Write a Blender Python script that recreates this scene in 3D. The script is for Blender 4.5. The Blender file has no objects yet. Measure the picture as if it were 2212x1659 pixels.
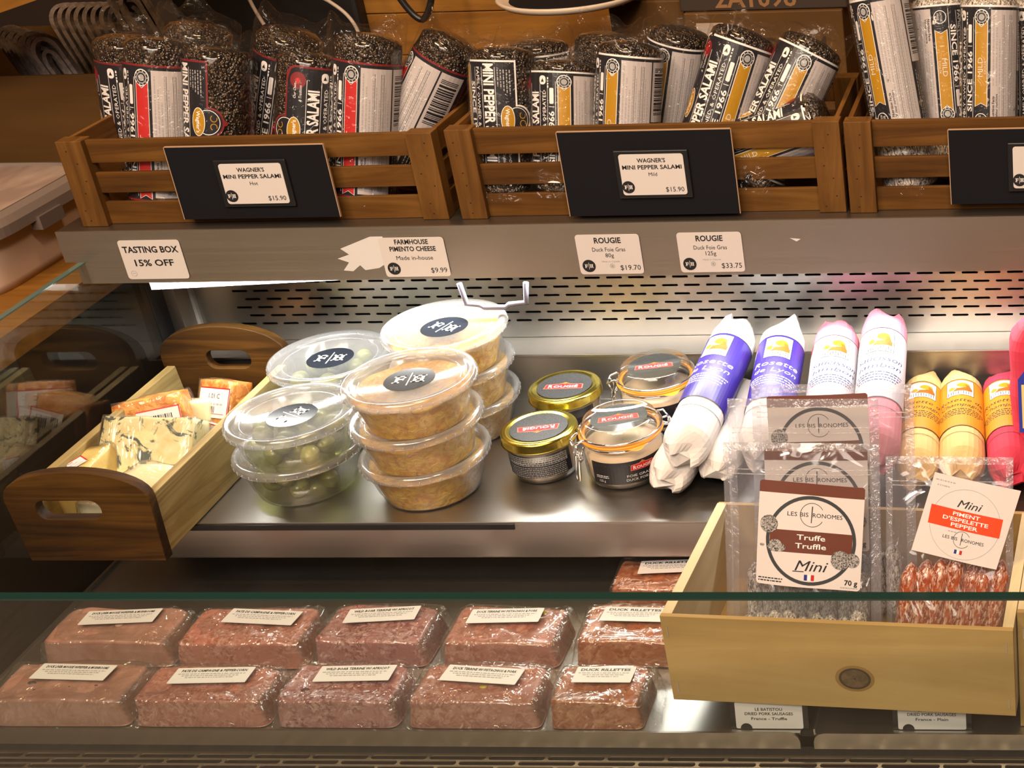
import bpy, bmesh, math, random
from mathutils import Vector, Matrix, Euler, noise
random.seed(7)
PI = math.pi
R = math.radians
S = bpy.context.scene
COL = S.collection

# ---------------------------------------------------------------- camera, view, light
cam_d = bpy.data.cameras.new('camera'); cam = bpy.data.objects.new('camera', cam_d); COL.objects.link(cam)
S.camera = cam
FX, CX, CY, W_, H_ = 3181.26, 2119.76, 829.5, 2212.0, 1659.0
cam_d.sensor_fit = 'HORIZONTAL'; cam_d.sensor_width = 36.0
cam_d.lens = FX / W_ * 36.0
cam_d.shift_x = (W_/2 - CX) / W_
cam_d.shift_y = (CY - H_/2) / W_
cam_d.clip_start = 0.02
def cam_rot(pi_, ya, ro):
    c, s = math.cos, math.sin
    R0 = Matrix(((1,0,0),(0,0,-1),(0,1,0)))
    Rp = Matrix(((1,0,0),(0,c(pi_),-s(pi_)),(0,s(pi_),c(pi_))))
    Ry = Matrix(((c(ya),-s(ya),0),(s(ya),c(ya),0),(0,0,1)))
    Rr = Matrix(((c(ro),-s(ro),0),(s(ro),c(ro),0),(0,0,1)))
    return Rr @ Rp @ R0 @ Ry
_r = cam_rot(R(27.791), R(-4.134), R(-2.4717)).transposed()      # columns: right, down, forward in world
cm = Matrix.Identity(4)
for i in range(3):
    cm[i][0] = _r[i][0]; cm[i][1] = -_r[i][1]; cm[i][2] = -_r[i][2]
cm[0][3], cm[1][3], cm[2][3] = 0.0, 0.0, 1.55
cam.matrix_world = cm

w = bpy.data.worlds.new('world'); S.world = w; w.use_nodes = True
w.node_tree.nodes['Background'].inputs[0].default_value = (0.55, 0.40, 0.28, 1)
w.node_tree.nodes['Background'].inputs[1].default_value = 0.10

def area(name, loc, target, sx, sy, power, color, spread=180):
    d = bpy.data.lights.new(name, 'AREA'); d.shape = 'RECTANGLE'; d.size = sx; d.size_y = sy
    d.energy = power; d.color = color; d.spread = R(spread)
    o = bpy.data.objects.new(name, d); COL.objects.link(o); o.location = loc
    v = Vector(target) - Vector(loc); o.rotation_euler = v.to_track_quat('-Z', 'Y').to_euler()
    return o
WARM = (1.0, 0.68, 0.42)
area('case_strip_light', (-0.47, 1.262, 1.003), (-0.47, 1.200, 0.84), 0.86, 0.016, 1.55, (1.0, 0.99, 0.93), 175)
area('ceiling_spot_a', (-1.1, 0.15, 2.6), (-0.7, 1.2, 1.0), 0.25, 0.25, 11, WARM)
area('ceiling_spot_b', (0.25, 0.10, 2.6), (-0.3, 1.2, 1.0), 0.25, 0.25, 11, WARM)
area('ceiling_spot_c', (-0.35, 1.0, 2.7), (-0.5, 1.9, 1.0), 0.3, 0.3, 7, (1.0, 0.62, 0.30))
area('added_front_fill', (-0.2, -1.5, 2.75), (-0.45, 1.0, 0.85), 1.6, 0.7, 15, (1.0, 0.83, 0.70))  # added fill panel from the front, not a known lamp
area('added_aisle_fill', (-0.6, -0.9, 2.8), (-0.6, -0.6, 0.0), 1.6, 0.6, 42, (1.0, 0.82, 0.66))  # added to brighten the floor that the steel fascia reflects

S.view_settings.view_transform = 'Standard'; S.view_settings.look = 'None'
S.view_settings.gamma = 1.0; S.view_settings.use_curve_mapping = False
S.view_settings.exposure = 0.6
try:
    cy = S.cycles
    cy.use_denoising = True; cy.max_bounces = 14; cy.transparent_max_bounces = 40
    cy.glossy_bounces = 6; cy.transmission_bounces = 10; cy.diffuse_bounces = 4
    cy.caustics_reflective = False; cy.caustics_refractive = False
    cy.sample_clamp_indirect = 6.0
except Exception:
    pass

# ---------------------------------------------------------------- materials
MATS = {}
def sock(n, *names):
    for k in names:
        if k in n.inputs: return n.inputs[k]
def pbr(name, col, rough=0.5, metal=0.0, emis=None, es=0.0, spec=None, coat=0.0, sss=0.0):
    if name in MATS: return MATS[name]
    m = bpy.data.materials.new(name); m.use_nodes = True; MATS[name] = m
    b = m.node_tree.nodes['Principled BSDF']
    b.inputs['Base Color'].default_value = (*col, 1); b.inputs['Roughness'].default_value = rough
    b.inputs['Metallic'].default_value = metal
    if spec is not None: sock(b, 'Specular IOR Level', 'Specular').default_value = spec
    if coat: sock(b, 'Coat Weight', 'Coat').default_value = coat
    if sss:
        sock(b, 'Subsurface Weight', 'Subsurface').default_value = sss
        b.inputs['Subsurface Scale'].default_value = 0.004
    if emis:
        sock(b, 'Emission Color', 'Emission').default_value = (*emis, 1); b.inputs['Emission Strength'].default_value = es
    return m
class NT:
    """small helper around a material's nodes"""
    def __init__(s, name):
        s.m = bpy.data.materials.new(name); s.m.use_nodes = True; MATS[name] = s.m
        s.t = s.m.node_tree; s.b = s.t.nodes['Principled BSDF']; s.out = s.t.nodes['Material Output']
    def n(s, typ, **kw):
        x = s.t.nodes.new(typ)
        for k, v in kw.items():
            if k.startswith('i_'): x.inputs[k[2:]].default_value = v
            else: setattr(x, k, v)
        return x
    def l(s, a, b): s.t.links.new(a, b)
    def coords(s, scale=(1,1,1), rot=(0,0,0)):
        tc = s.n('ShaderNodeTexCoord'); mp = s.n('ShaderNodeMapping')
        mp.inputs['Scale'].default_value = scale; mp.inputs['Rotation'].default_value = rot
        s.l(tc.outputs['Object'], mp.inputs['Vector']); return mp.outputs[0]
    def noise(s, vec, scale, detail=4, rough=0.55, dist=0.0):
        x = s.n('ShaderNodeTexNoise'); x.inputs['Scale'].default_value = scale; x.inputs['Detail'].default_value = detail
        x.inputs['Roughness'].default_value = rough; x.inputs['Distortion'].default_value = dist
        s.l(vec, x.inputs['Vector']); return x.outputs['Fac']
    def vor(s, vec, scale, feature='F1', out='Distance'):
        x = s.n('ShaderNodeTexVoronoi'); x.feature = feature; x.inputs['Scale'].default_value = scale
        s.l(vec, x.inputs['Vector']); return x.outputs[out]
    def ramp(s, fac, stops):
        x = s.n('ShaderNodeValToRGB'); e = x.color_ramp.elements
        while len(e) < len(stops): e.new(0.5)
        for k, (p, c) in enumerate(stops): e[k].position = p; e[k].color = (*c, 1)
        s.l(fac, x.inputs[0]); return x.outputs[0]
    def bump(s, h, strength=0.3, dist=0.001, nrm=None):
        x = s.n('ShaderNodeBump'); x.inputs['Strength'].default_value = strength; x.inputs['Distance'].default_value = dist
        s.l(h, x.inputs['Height'])
        if nrm: s.l(nrm, x.inputs['Normal'])
        return x.outputs[0]
    def math(s, op, a, b=None):
        x = s.n('ShaderNodeMath', operation=op)
        for i, v in enumerate((a, b)):
            if v is None: continue
            if isinstance(v, (int, float)): x.inputs[i].default_value = v
            else: s.l(v, x.inputs[i])
        return x.outputs[0]
    def mixc(s, f, a, b):
        x = s.n('ShaderNodeMix', data_type='RGBA')
        for k, v in ((0, f), (6, a), (7, b)):
            if isinstance(v, (int, float)): x.inputs[k].default_value = v
            elif isinstance(v, tuple): x.inputs[k].default_value = (*v, 1)
            else: s.l(v, x.inputs[k])
        return x.outputs[2]

def wood(name, dark, mid, light, axis='X', rough=0.55, scale=1.0, bump=0.25, knots=False):
    if name in MATS: return MATS[name]
    t = NT(name); sc = {'X': (3,45,45), 'Y': (45,3,45), 'Z': (45,45,3)}[axis]
    v = t.coords(tuple(k*scale for k in sc))
    n1 = t.noise(v, 1.0, 6, 0.62, 1.2); n2 = t.noise(t.coords((9,9,9)), 1.0, 3)
    f = t.math('ADD', t.math('MULTIPLY', n1, 0.75), t.math('MULTIPLY', n2, 0.3))
    c = t.ramp(f, [(0.34, dark), (0.52, mid), (0.70, light)])
    t.l(c, t.b.inputs['Base Color']); t.b.inputs['Roughness'].default_value = rough+0.1; sock(t.b, 'Specular IOR Level', 'Specular').default_value = 0.25
    t.l(t.bump(n1, bump, 0.0012), t.b.inputs['Normal'])
    return t.m
def steel(name, base=(0.55,0.53,0.50), rough=0.30, axis='X', var=0.10):
    if name in MATS: return MATS[name]
    t = NT(name); sc = {'X': (2,700,700), 'Y': (700,2,700)}[axis]
    n = t.noise(t.coords(sc), 1.0, 2, 0.5); n2 = t.noise(t.coords((6,6,6)), 1.0, 3)
    t.b.inputs['Metallic'].default_value = 1.0
    t.l(t.mixc(n2, tuple(k*0.88 for k in base), base), t.b.inputs['Base Color'])
    r = t.math('ADD', t.math('MULTIPLY', n, var), rough - var/2)
    t.l(t.math('ADD', r, t.math('MULTIPLY', n2, 0.08)), t.b.inputs['Roughness'])
    t.l(t.bump(n, 0.06, 0.0003), t.b.inputs['Normal'])
    return t.m
def film(name, tint=(1,1,1), haze=0.06, base=0.05, edge=0.5, rough=0.06, crinkle=0.0, cscale=60, hazecol=(0.9,0.9,0.9), stretch=(1,1,1), cd=0.004, ridge=False):
    """clear plastic or glass as a thin skin: see-through, reflects more at grazing angles, a little milky"""
    if name in MATS: return MATS[name]
    t = NT(name); t.t.nodes.remove(t.b)
    lw = t.n('ShaderNodeLayerWeight'); lw.inputs['Blend'].default_value = 0.5
    fac = t.math('ADD', t.math('MULTIPLY', t.math('POWER', lw.outputs['Facing'], 3.0), edge), base)
    gl = t.n('ShaderNodeBsdfGlossy'); gl.inputs['Roughness'].default_value = rough
    tr = t.n('ShaderNodeBsdfTransparent'); tr.inputs[0].default_value = (*tint, 1)
    if crinkle:
        v = t.coords(stretch)
        a = t.noise(v, cscale, 2, 0.5, 1.5); b = t.vor(v, cscale*0.6)
        if ridge: a = t.math('MULTIPLY', t.math('ABSOLUTE', t.math('SUBTRACT', a, 0.5)), -3.0)
        h = t.math('ADD', a, t.math('MULTIPLY', b, 0.0 if ridge else 0.8))
        nrm = t.bump(h, crinkle, cd)
        t.l(nrm, gl.inputs['Normal'])
    df = t.n('ShaderNodeBsdfDiffuse'); df.inputs[0].default_value = (*hazecol, 1)
    tl = t.n('ShaderNodeBsdfTranslucent'); tl.inputs[0].default_value = (*hazecol, 1)
    m0 = t.n('ShaderNodeMixShader'); m0.inputs[0].default_value = 0.5; t.l(df.outputs[0], m0.inputs[1]); t.l(tl.outputs[0], m0.inputs[2])
    m1 = t.n('ShaderNodeMixShader'); m1.inputs[0].default_value = haze; t.l(tr.outputs[0], m1.inputs[1]); t.l(m0.outputs[0], m1.inputs[2])
    m2 = t.n('ShaderNodeMixShader'); t.l(fac, m2.inputs[0]); t.l(m1.outputs[0], m2.inputs[1]); t.l(gl.outputs[0], m2.inputs[2])
    t.l(m2.outputs[0], t.out.inputs['Surface'])
    return t.m

def speckled(name, base, spots, scale=250, rough=0.35, bump=0.4, lo=0.42, hi=0.58, dist=0.001, stretch=(1,1,1), big=None, coat=0.0):
    if name in MATS: return MATS[name]
    t = NT(name); v = t.coords(stretch)
    n = t.noise(v, scale, 3, 0.6, 0.8)
    c = t.ramp(n, [(lo, base), (hi, spots)])
    if big:
        c = t.mixc(t.ramp(t.noise(v, scale*0.18, 3, 0.6, 1.0), [(0.45, (0,0,0)), (0.62, (1,1,1))]), c, big)
    t.l(c, t.b.inputs['Base Color']); t.b.inputs['Roughness'].default_value = rough
    if coat: sock(t.b, 'Coat Weight', 'Coat').default_value = coat
    t.l(t.bump(n, bump, dist), t.b.inputs['Normal'])
    return t.m
def pepper(name):
    if name in MATS: return MATS[name]
    t = NT(name); v = t.coords((1,1,1))
    d = t.vor(v, 420); cc = t.vor(v, 420, 'F1', 'Color')
    sep = t.n('ShaderNodeSeparateColor'); t.l(cc, sep.inputs[0])
    c = t.ramp(sep.outputs[0], [(0.0, (0.006,0.004,0.003)), (0.5, (0.014,0.008,0.005)), (0.82, (0.045,0.026,0.015)), (1.0, (0.13,0.085,0.05))])
    t.l(c, t.b.inputs['Base Color']); t.b.inputs['Roughness'].default_value = 0.20
    sock(t.b, 'Coat Weight', 'Coat').default_value = 1.0; t.b.inputs['Coat Roughness'].default_value = 0.08
    t.l(t.bump(t.math('MULTIPLY', d, -1.0), 1.0, 0.0022), t.b.inputs['Normal'])
    return t.m
def mold(name):
    if name in MATS: return MATS[name]
    t = NT(name); v = t.coords((1,1,0.45))
    n = t.noise(v, 520, 3, 0.6, 1.2)
    t.l(t.ramp(n, [(0.40, (0.07,0.05,0.045)), (0.50, (0.36,0.32,0.29)), (0.6, (0.72,0.68,0.62))]), t.b.inputs['Base Color'])
    t.b.inputs['Roughness'].default_value = 0.5; sock(t.b, 'Coat Weight', 'Coat').default_value = 0.5
    t.l(t.bump(n, 0.8, 0.001), t.b.inputs['Normal'])
    return t.m

M = dict(
    steel=steel('brushed_steel', rough=0.32), steely=steel('brushed_steel_along', axis='Y', rough=0.30),
    steel_dark=steel('dull_steel', base=(0.36,0.33,0.30), rough=0.36), chrome=pbr('chrome', (0.75,0.75,0.77), 0.12, 1.0),
    black=pbr('black_plastic', (0.012,0.012,0.014), 0.35), blackm=pbr('matte_black_board', (0.007,0.007,0.010), 0.7, spec=0.15),
    void=pbr('dark_gap', (0.006,0.005,0.005), 0.8),
    card=pbr('white_card', (0.66,0.62,0.61), 0.45), paper=pbr('white_paper', (0.68,0.67,0.68), 0.6), ink=pbr('black_ink', (0.012,0.012,0.015), 0.5),
    inkw=pbr('white_ink', (0.82,0.80,0.80), 0.5), lab=pbr('black_label', (0.015,0.015,0.02), 0.32),
    red=pbr('red_print', (0.50,0.02,0.02), 0.4), dred=pbr('dark_red_print', (0.20,0.015,0.02), 0.4), gold=pbr('gold_print', (0.44,0.23,0.012), 0.35),
    grey=pbr('grey_print', (0.35,0.35,0.36), 0.5), brown=pbr('brown_print', (0.13,0.035,0.018), 0.5),
    clear=film('clear_film', haze=0.03, base=0.06, edge=0.5, rough=0.10, crinkle=0.8, cscale=90, hazecol=(0.9,0.85,0.78)),
    pane=film('pane_glass', tint=(0.93,0.97,0.95), haze=0.003, base=0.032, edge=0.9, rough=0.0),
    pane_edge=pbr('glass_edge', (0.01,0.035,0.03), 0.06, spec=0.8),
)
woodA = wood('crate_wood', (0.036,0.013,0.002), (0.105,0.043,0.006), (0.18,0.082,0.016), 'X')
woodAy = wood('crate_wood_along', (0.055,0.020,0.003), (0.14,0.058,0.010), (0.23,0.11,0.028), 'Y')
woodAz = wood('crate_wood_up', (0.045,0.018,0.003), (0.125,0.054,0.010), (0.21,0.10,0.024), 'Z')
woodT = wood('shaded_tray_wood', (0.010,0.004,0.001), (0.046,0.019,0.002), (0.105,0.049,0.007), 'X', bump=0.5)  # shade on the tray's end boards is put into this dark tone
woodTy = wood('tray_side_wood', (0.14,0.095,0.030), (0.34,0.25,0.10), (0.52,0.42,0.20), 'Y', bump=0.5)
woodP = wood('pale_box_wood', (0.38,0.235,0.085), (0.46,0.30,0.115), (0.53,0.37,0.16), 'X', scale=0.5, bump=0.08)
woodPy = wood('pale_box_side_wood', (0.55,0.43,0.25), (0.64,0.52,0.32), (0.74,0.62,0.42), 'Y', scale=0.7, bump=0.12)
woodB = wood('wall_board_wood', (0.14,0.055,0.008), (0.24,0.105,0.015), (0.32,0.15,0.028), 'X', scale=0.6)
kraft = wood('cardboard', (0.075,0.034,0.008), (0.10,0.048,0.011), (0.125,0.06,0.015), 'X', scale=0.3, bump=0.02)

# ---------------------------------------------------------------- mesh helpers
def tag(o, label=None, cat=None, group=None, kind=None):
    if label: o['label'] = label
    if cat: o['category'] = cat
    if group: o['group'] = group
    if kind: o['kind'] = kind
    return o
def link(name, me, parent=None, mats=None, smooth=False):
    if mats:
        if len(me.materials): me.materials.clear()
        for m in mats: me.materials.append(m)
    if smooth:
        for p in me.polygons: p.use_smooth = True
    o = bpy.data.objects.new(name, me); COL.objects.link(o)
    if parent: o.parent = parent
    return o
def empty(name, loc=(0,0,0), rot=(0,0,0)):
    o = bpy.data.objects.new(name, None); COL.objects.link(o); o.location = loc; o.rotation_euler = rot
    o.empty_display_size = 0.02
    return o
def copy_thing(root):
    c = root.copy(); COL.objects.link(c)
    for ch in list(root.children):
        k = ch.copy(); COL.objects.link(k); k.parent = c
        for g in list(ch.children):
            q = g.copy(); COL.objects.link(q); q.parent = k
    return c
class MB:
    def __init__(s): s.v = []; s.f = []; s.mi = []
    def add(s, vs, fs, mi=0):
        n = len(s.v); s.v += [tuple(x) for x in vs]; s.f += [tuple(i+n for i in f) for f in fs]; s.mi += [mi]*len(fs); return s
    def box(s, x0, y0, z0, x1, y1, z1, mi=0, M4=None):
        vs = [Vector(p) for p in ((x0,y0,z0),(x1,y0,z0),(x1,y1,z0),(x0,y1,z0),(x0,y0,z1),(x1,y0,z1),(x1,y1,z1),(x0,y1,z1))]
        if M4 is not None: vs = [M4 @ v for v in vs]
        return s.add(vs, [(0,3,2,1),(4,5,6,7),(0,1,5,4),(1,2,6,5),(2,3,7,6),(3,0,4,7)], mi)
    def lathe(s, prof, seg=48, mi=0, cap=False):
        n = len(prof); vs = []; fs = []
        for k in range(seg):
            a = 2*PI*k/seg
            for r, z in prof: vs.append((r*math.cos(a), r*math.sin(a), z))
        for k in range(seg):
            a = k*n; b = ((k+1) % seg)*n
            for i in range(n-1): fs.append((a+i, b+i, b+i+1, a+i+1))
        return s.add(vs, fs, mi)
    def tube(s, pts, r, seg=8, mi=0, closed=False):
        pts = [Vector(p) for p in pts]; n = len(pts); vs = []; fs = []; up = Vector((0.13,0.21,0.97)).normalized()
        for i, p in enumerate(pts):
            a = pts[(i-1) % n] if (closed or i > 0) else p; b = pts[(i+1) % n] if (closed or i < n-1) else p
            d = (b-a).normalized(); x = d.cross(up)
            if x.length < 0.05: x = d.cross(Vector((1,0,0)))
            x.normalize(); y = d.cross(x)
            for k in range(seg):
                t = 2*PI*k/seg; vs.append(p + r*(math.cos(t)*x + math.sin(t)*y))
        for i in range(n if closed else n-1):
            for k in range(seg):
                a = i*seg+k; b = i*seg+(k+1) % seg; c = ((i+1) % n)*seg+(k+1) % seg; d = ((i+1) % n)*seg+k
                fs.append((a,b,c,d))
        if not closed: fs += [tuple(range(seg))[::-1], tuple(range((n-1)*seg, n*seg))]
        return s.add(vs, fs, mi)
    def grid(s, fn, nu, nv, mi=0, wrap=False):
        vs = [fn(i/nu, j/nv) for j in range(nv+1) for i in range(nu + (0 if wrap else 1))]
        w = nu if wrap else nu+1; fs = []
        for j in range(nv):
            for i in range(nu):
                a = j*w+i; b = j*w+(i+1) % w; fs.append((a, b, b+w, a+w))
        return s.add(vs, fs, mi)
    def mesh(s, name='m'):
        me = bpy.data.meshes.new(name); me.from_pydata(s.v, [], s.f)
        me.polygons.foreach_set('material_index', s.mi); me.update(); return me
    def obj(s, name, mats, parent=None, smooth=False, bevel=0, angle=None):
        me = s.mesh(name); o = link(name, me, parent, mats if isinstance(mats, list) else [mats], smooth)
        if bevel:
            b = o.modifiers.new('bevel', 'BEVEL'); b.width = bevel; b.segments = 2; b.limit_method = 'ANGLE'
        return o
def sheet(outer, holes=(), depth=0.002, bevel=0.0):
    """flat plate cut from outline(s); lies in XY, thickness centred on z=0"""
    cu = bpy.data.curves.new('sheet', 'CURVE'); cu.dimensions = '2D'; cu.fill_mode = 'BOTH'; cu.extrude = depth/2; cu.bevel_depth = bevel
    for pl in [outer] + list(holes):
        sp = cu.splines.new('POLY'); sp.points.add(len(pl)-1); sp.use_cyclic_u = True
        for k, p in enumerate(pl): sp.points[k].co = (p[0], p[1], 0, 1)
    ob = bpy.data.objects.new('tmp', cu); me = bpy.data.meshes.new_from_object(ob)
    bpy.data.objects.remove(ob); bpy.data.curves.remove(cu); return me
def rrect(x0, y0, x1, y1, r, n=4):
    out = []
    for cx, cy, a0 in ((x1-r,y1-r,0),(x0+r,y1-r,90),(x0+r,y0+r,180),(x1-r,y0+r,270)):
        for k in range(n+1):
            a = R(a0+90*k/n); out.append((cx+r*math.cos(a), cy+r*math.sin(a)))
    return out
def circle(cx, cy, r, n=28, ry=None):
    ry = ry or r
    return [(cx+r*math.cos(2*PI*k/n), cy+ry*math.sin(2*PI*k/n)) for k in range(n)]

TXT = {}
def text2d(s, bold=0.0):
    """unit-height glyph triangles, width returned; cached"""
    key = (s, bold)
    if key in TXT: return TXT[key]
    cu = bpy.data.curves.new('txt', 'FONT'); cu.body = s; cu.size = 1.0; cu.resolution_u = 1 if len(s) > 22 else 2; cu.offset = bold
    cu.fill_mode = 'BOTH'
    ob = bpy.data.objects.new('tmp', cu); me = bpy.data.meshes.new_from_object(ob)
    v = [(p.co.x, p.co.y) for p in me.vertices]; f = [tuple(p.vertices) for p in me.polygons]
    bpy.data.objects.remove(ob); bpy.data.curves.remove(cu); bpy.data.meshes.remove(me)
    xs = [p[0] for p in v] or [0, 1]
    TXT[key] = (v, f, min(xs), max(xs)); return TXT[key]

class Art:
    """flat print: pieces on stacked layers; map() lays it on a card or wraps it round a roll"""
    def __init__(s): s.v = []; s.f = []; s.mi = []; s.mats = []
    def _m(s, m):
        m = M[m] if isinstance(m, str) else m
        if m not in s.mats: s.mats.append(m)
        return s.mats.index(m)
    def add(s, vs, fs, mat, layer):
        n = len(s.v); k = s._m(mat); s.v += [(x, y, layer) for x, y in vs]
        s.f += [tuple(i+n for i in f) for f in fs]; s.mi += [k]*len(fs)
    def poly(s, pts, mat, layer=0): s.add(pts, [tuple(range(len(pts)))], mat, layer)
    def rect(s, x0, y0, x1, y1, mat, layer=0): s.poly([(x0,y0),(x1,y0),(x1,y1),(x0,y1)], mat, layer)
    def rr(s, x0, y0, x1, y1, r, mat, layer=0): s.poly(rrect(x0,y0,x1,y1,r), mat, layer)
    def disc(s, cx, cy, r, mat, layer=1, ry=None): s.poly(circle(cx,cy,r,ry=ry), mat, layer)
    def ring(s, cx, cy, r, wd, mat, layer=1, ry=None, n=28, a0=0, a1=360):
        ry = ry or r; vs = []; fs = []
        for k in range(n+1):
            a = R(a0 + (a1-a0)*k/n)
            vs += [(cx+r*math.cos(a), cy+ry*math.sin(a)), (cx+(r-wd)*math.cos(a), cy+(ry-wd)*math.sin(a))]
        for k in range(n): fs.append((2*k, 2*k+2, 2*k+3, 2*k+1))
        s.add(vs, fs, mat, layer)
    def text(s, st, x, y, h, mat, layer=1, width=None, rot=0, bold=0.0, anchor='c', slant=0.0, arc=None):
        """h: cap height; x,y: centre (or left/right) of the baseline middle"""
        v, f, a, b = text2d(st, bold); k = h/0.70; wd = (b-a)*k; sx = (width/wd) if width else 1.0; wd *= sx
        off = {'c': -wd/2, 'l': 0, 'r': -wd}[anchor]; c, sn = math.cos(R(rot)), math.sin(R(rot)); out = []
        for px, py in v:
            qx = (px-a)*k*sx + off + slant*py*k; qy = py*k - h/2
            if arc: qy += arc*(qx/(wd/2))**2
            out.append((x + c*qx - sn*qy, y + sn*qx + c*qy))
        s.add(out, f, mat, layer)
    def scribble(s, x0, x1, y, h, mat, layer=1, rot=0, seed=0, density=1.0):
        """lines of print far too small to read"""
        rnd = random.Random(seed); x = x0
        while x < x1:
            wd = rnd.uniform(0.8, 3.2)*h/density
            s.rect(x, y-h/2, min(x+wd, x1), y+h/2, mat, layer); x += wd + h*rnd.uniform(0.5, 1.0)
    def vscribble(s, x, y0, y1, h, mat, layer=1, seed=0):
        rnd = random.Random(seed); y = y0
        while y < y1:
            wd = rnd.uniform(0.8, 3.2)*h; s.rect(x-h/2, y, x+h/2, min(y+wd, y1), mat, layer); y += wd + h*rnd.uniform(0.5, 1.2)
    def barcode(s, x0, y0, x1, y1, mat='ink', layer=2, seed=1, vertical=False):
        rnd = random.Random(seed); p = y0 if vertical else x0; e = y1 if vertical else x1; u = (e-p)/60
        while p < e - u:
            wd = u*rnd.choice((1,1,2,3))
            if vertical: s.rect(x0, p, x1, min(p+wd, e), mat, layer)
            else: s.rect(p, y0, min(p+wd, e), y1, mat, layer)
            p += wd + u*rnd.choice((1,1,2))
    def fh(s, cx, cy, r, bg='ink', fg='inkw', layer=1, rot=0):
        """round house mark: slab F, bar, slab H"""
        n0 = len(s.v); s.disc(0, 0, r, bg, layer); L = layer+1; u = r*0.1
        def rc(x0,y0,x1,y1): s.rect(x0*u, y0*u, x1*u, y1*u, fg, L)
        rc(-5.6,-3,-4.2,3); rc(-6.4,-3,-3.4,-2.2); rc(-6.4,2.2,-1.6,3); rc(-4.2,-0.4,-2.4,0.5); rc(-2.4,1.2,-1.6,3); rc(-2.7,-0.9,-2.1,1.0)
        rc(-0.25,-5.5,0.25,5.5)
        for x in (1.7, 4.5):
            rc(x,-3,x+1.4,3); rc(x-0.7,-3,x+2.0,-2.2); rc(x-0.7,2.2,x+2.0,3)
        rc(2.4,-0.4,5.0,0.5)
        c, sn = math.cos(R(rot)), math.sin(R(rot))
        for i in range(n0, len(s.v)):
            x, y, l = s.v[i]; s.v[i] = (cx + c*x - sn*y, cy + sn*x + c*y, l)
    def rougie(s, cx, cy, wd, layer=1, rot=0):
        n0 = len(s.v); w2 = wd/2; h = wd*0.24
        s.poly([(-w2,-h/2),(w2,-h/2),(w2*0.94,h/2),(w2*0.25,h*0.62),(0,h*1.0),(-w2*0.25,h*0.62),(-w2*0.94,h/2)], pbr('banner_edge', (0.75,0.25,0.15), 0.4), layer)
        s.poly([(-w2*.95,-h*.42),(w2*.95,-h*.42),(w2*0.9,h*.42),(w2*0.24,h*0.52),(0,h*.84),(-w2*0.24,h*0.52),(-w2*0.9,h*.42)], pbr('banner_red', (0.62,0.02,0.03), 0.4), layer+1)
        s.disc(0, h*0.72, h*0.2, 'gold', layer+2)
        s.text('R', -w2*0.66, 0, h*0.62, 'inkw', layer+2, bold=0.02); s.text('OUGIÉ', w2*0.10, -h*0.03, h*0.46, 'inkw', layer+2, width=wd*0.62, bold=0.02)
        c, sn = math.cos(R(rot)), math.sin(R(rot))
        for i in range(n0, len(s.v)):
            x, y, l = s.v[i]; s.v[i] = (cx + c*x - sn*y, cy + sn*x + c*y, l)
    def leaf(s, cx, cy, r, mat, layer):
        pts = []
        for k in range(22):
            a = PI/2 + 2*PI*k/22; q = r*(1.0 if k % 2 == 0 else 0.55)
            if k == 11: q = r*0.9
            pts.append((cx+q*math.cos(a), cy+q*math.sin(a)))
        s.poly(pts, mat, layer)
    def mesh(s, fn, cuts=None, name='print', th=0.0):
        """fn(x, y, layer) -> 3D; cuts = (axis, lo, hi, n): slice so the print can bend"""
        bm = bmesh.new(); vs = [bm.verts.new(p) for p in s.v]
        for f, k in zip(s.f, s.mi):
            try:
                q = bm.faces.new([vs[i] for i in f]); q.material_index = k
            except ValueError: pass
        if cuts:
            for ax, lo, hi, n in (cuts if isinstance(cuts, list) else [cuts]):
                no = (1,0,0) if ax == 'x' else (0,1,0)
                for k in range(1, n):
                    c = lo + (hi-lo)*k/n
                    bmesh.ops.bisect_plane(bm, geom=bm.verts[:]+bm.edges[:]+bm.faces[:], plane_co=(c,c,0), plane_no=no, dist=1e-7)
        for v in bm.verts: v.co = Vector(fn(*v.co))
        me = bpy.data.meshes.new(name); bm.to_mesh(me); bm.free()
        for m in s.mats: me.materials.append(m)
        return me
LS = 0.00012
def flat_fn(o=Vector((0,0,0)), ux=Vector((1,0,0)), uy=Vector((0,1,0)), n=Vector((0,0,1)), bend=None):
    def f(x, y, l):
        b = bend(x, y) if bend else 0.0
        return o + ux*x + uy*y + n*(l*LS + b)
    return f
def card_obj(name, art, wd, ht, r=0.003, parent=None, th=0.0006, mat='card'):
    """a rounded card, centred, face +Z, with its print, as ONE mesh"""
    me = sheet(rrect(-wd/2, -ht/2, wd/2, ht/2, r), depth=th)
    a = art.mesh(lambda x, y, l: Vector((x, y, th/2 + 0.00005 + l*LS)))
    return join_meshes(name, [(me, [M[mat] if isinstance(mat, str) else mat]), (a, list(a.materials))], parent)
def join_meshes(name, parts, parent=None, smooth=False):
    mats = []; V = []; F = []; MI = []
    for me, ms in parts:
        n = len(V); V += [tuple(v.co) for v in me.vertices]
        idx = []
        for m in ms:
            if m not in mats: mats.append(m)
            idx.append(mats.index(m))
        for p in me.polygons:
            F.append(tuple(i+n for i in p.vertices)); MI.append(idx[min(p.material_index, len(idx)-1)] if idx else 0)
        bpy.data.meshes.remove(me)
    me = bpy.data.meshes.new(name); me.from_pydata(V, [], F); me.polygons.foreach_set('material_index', MI); me.update()
    return link(name, me, parent, mats, smooth)
def fn_mesh(me, fn):
    for v in me.vertices: v.co = Vector(fn(v.co))
    return me
FACE_Y = Matrix.Rotation(R(90), 4, 'X')     # card face (+Z) turned to face -Y, upright

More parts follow.
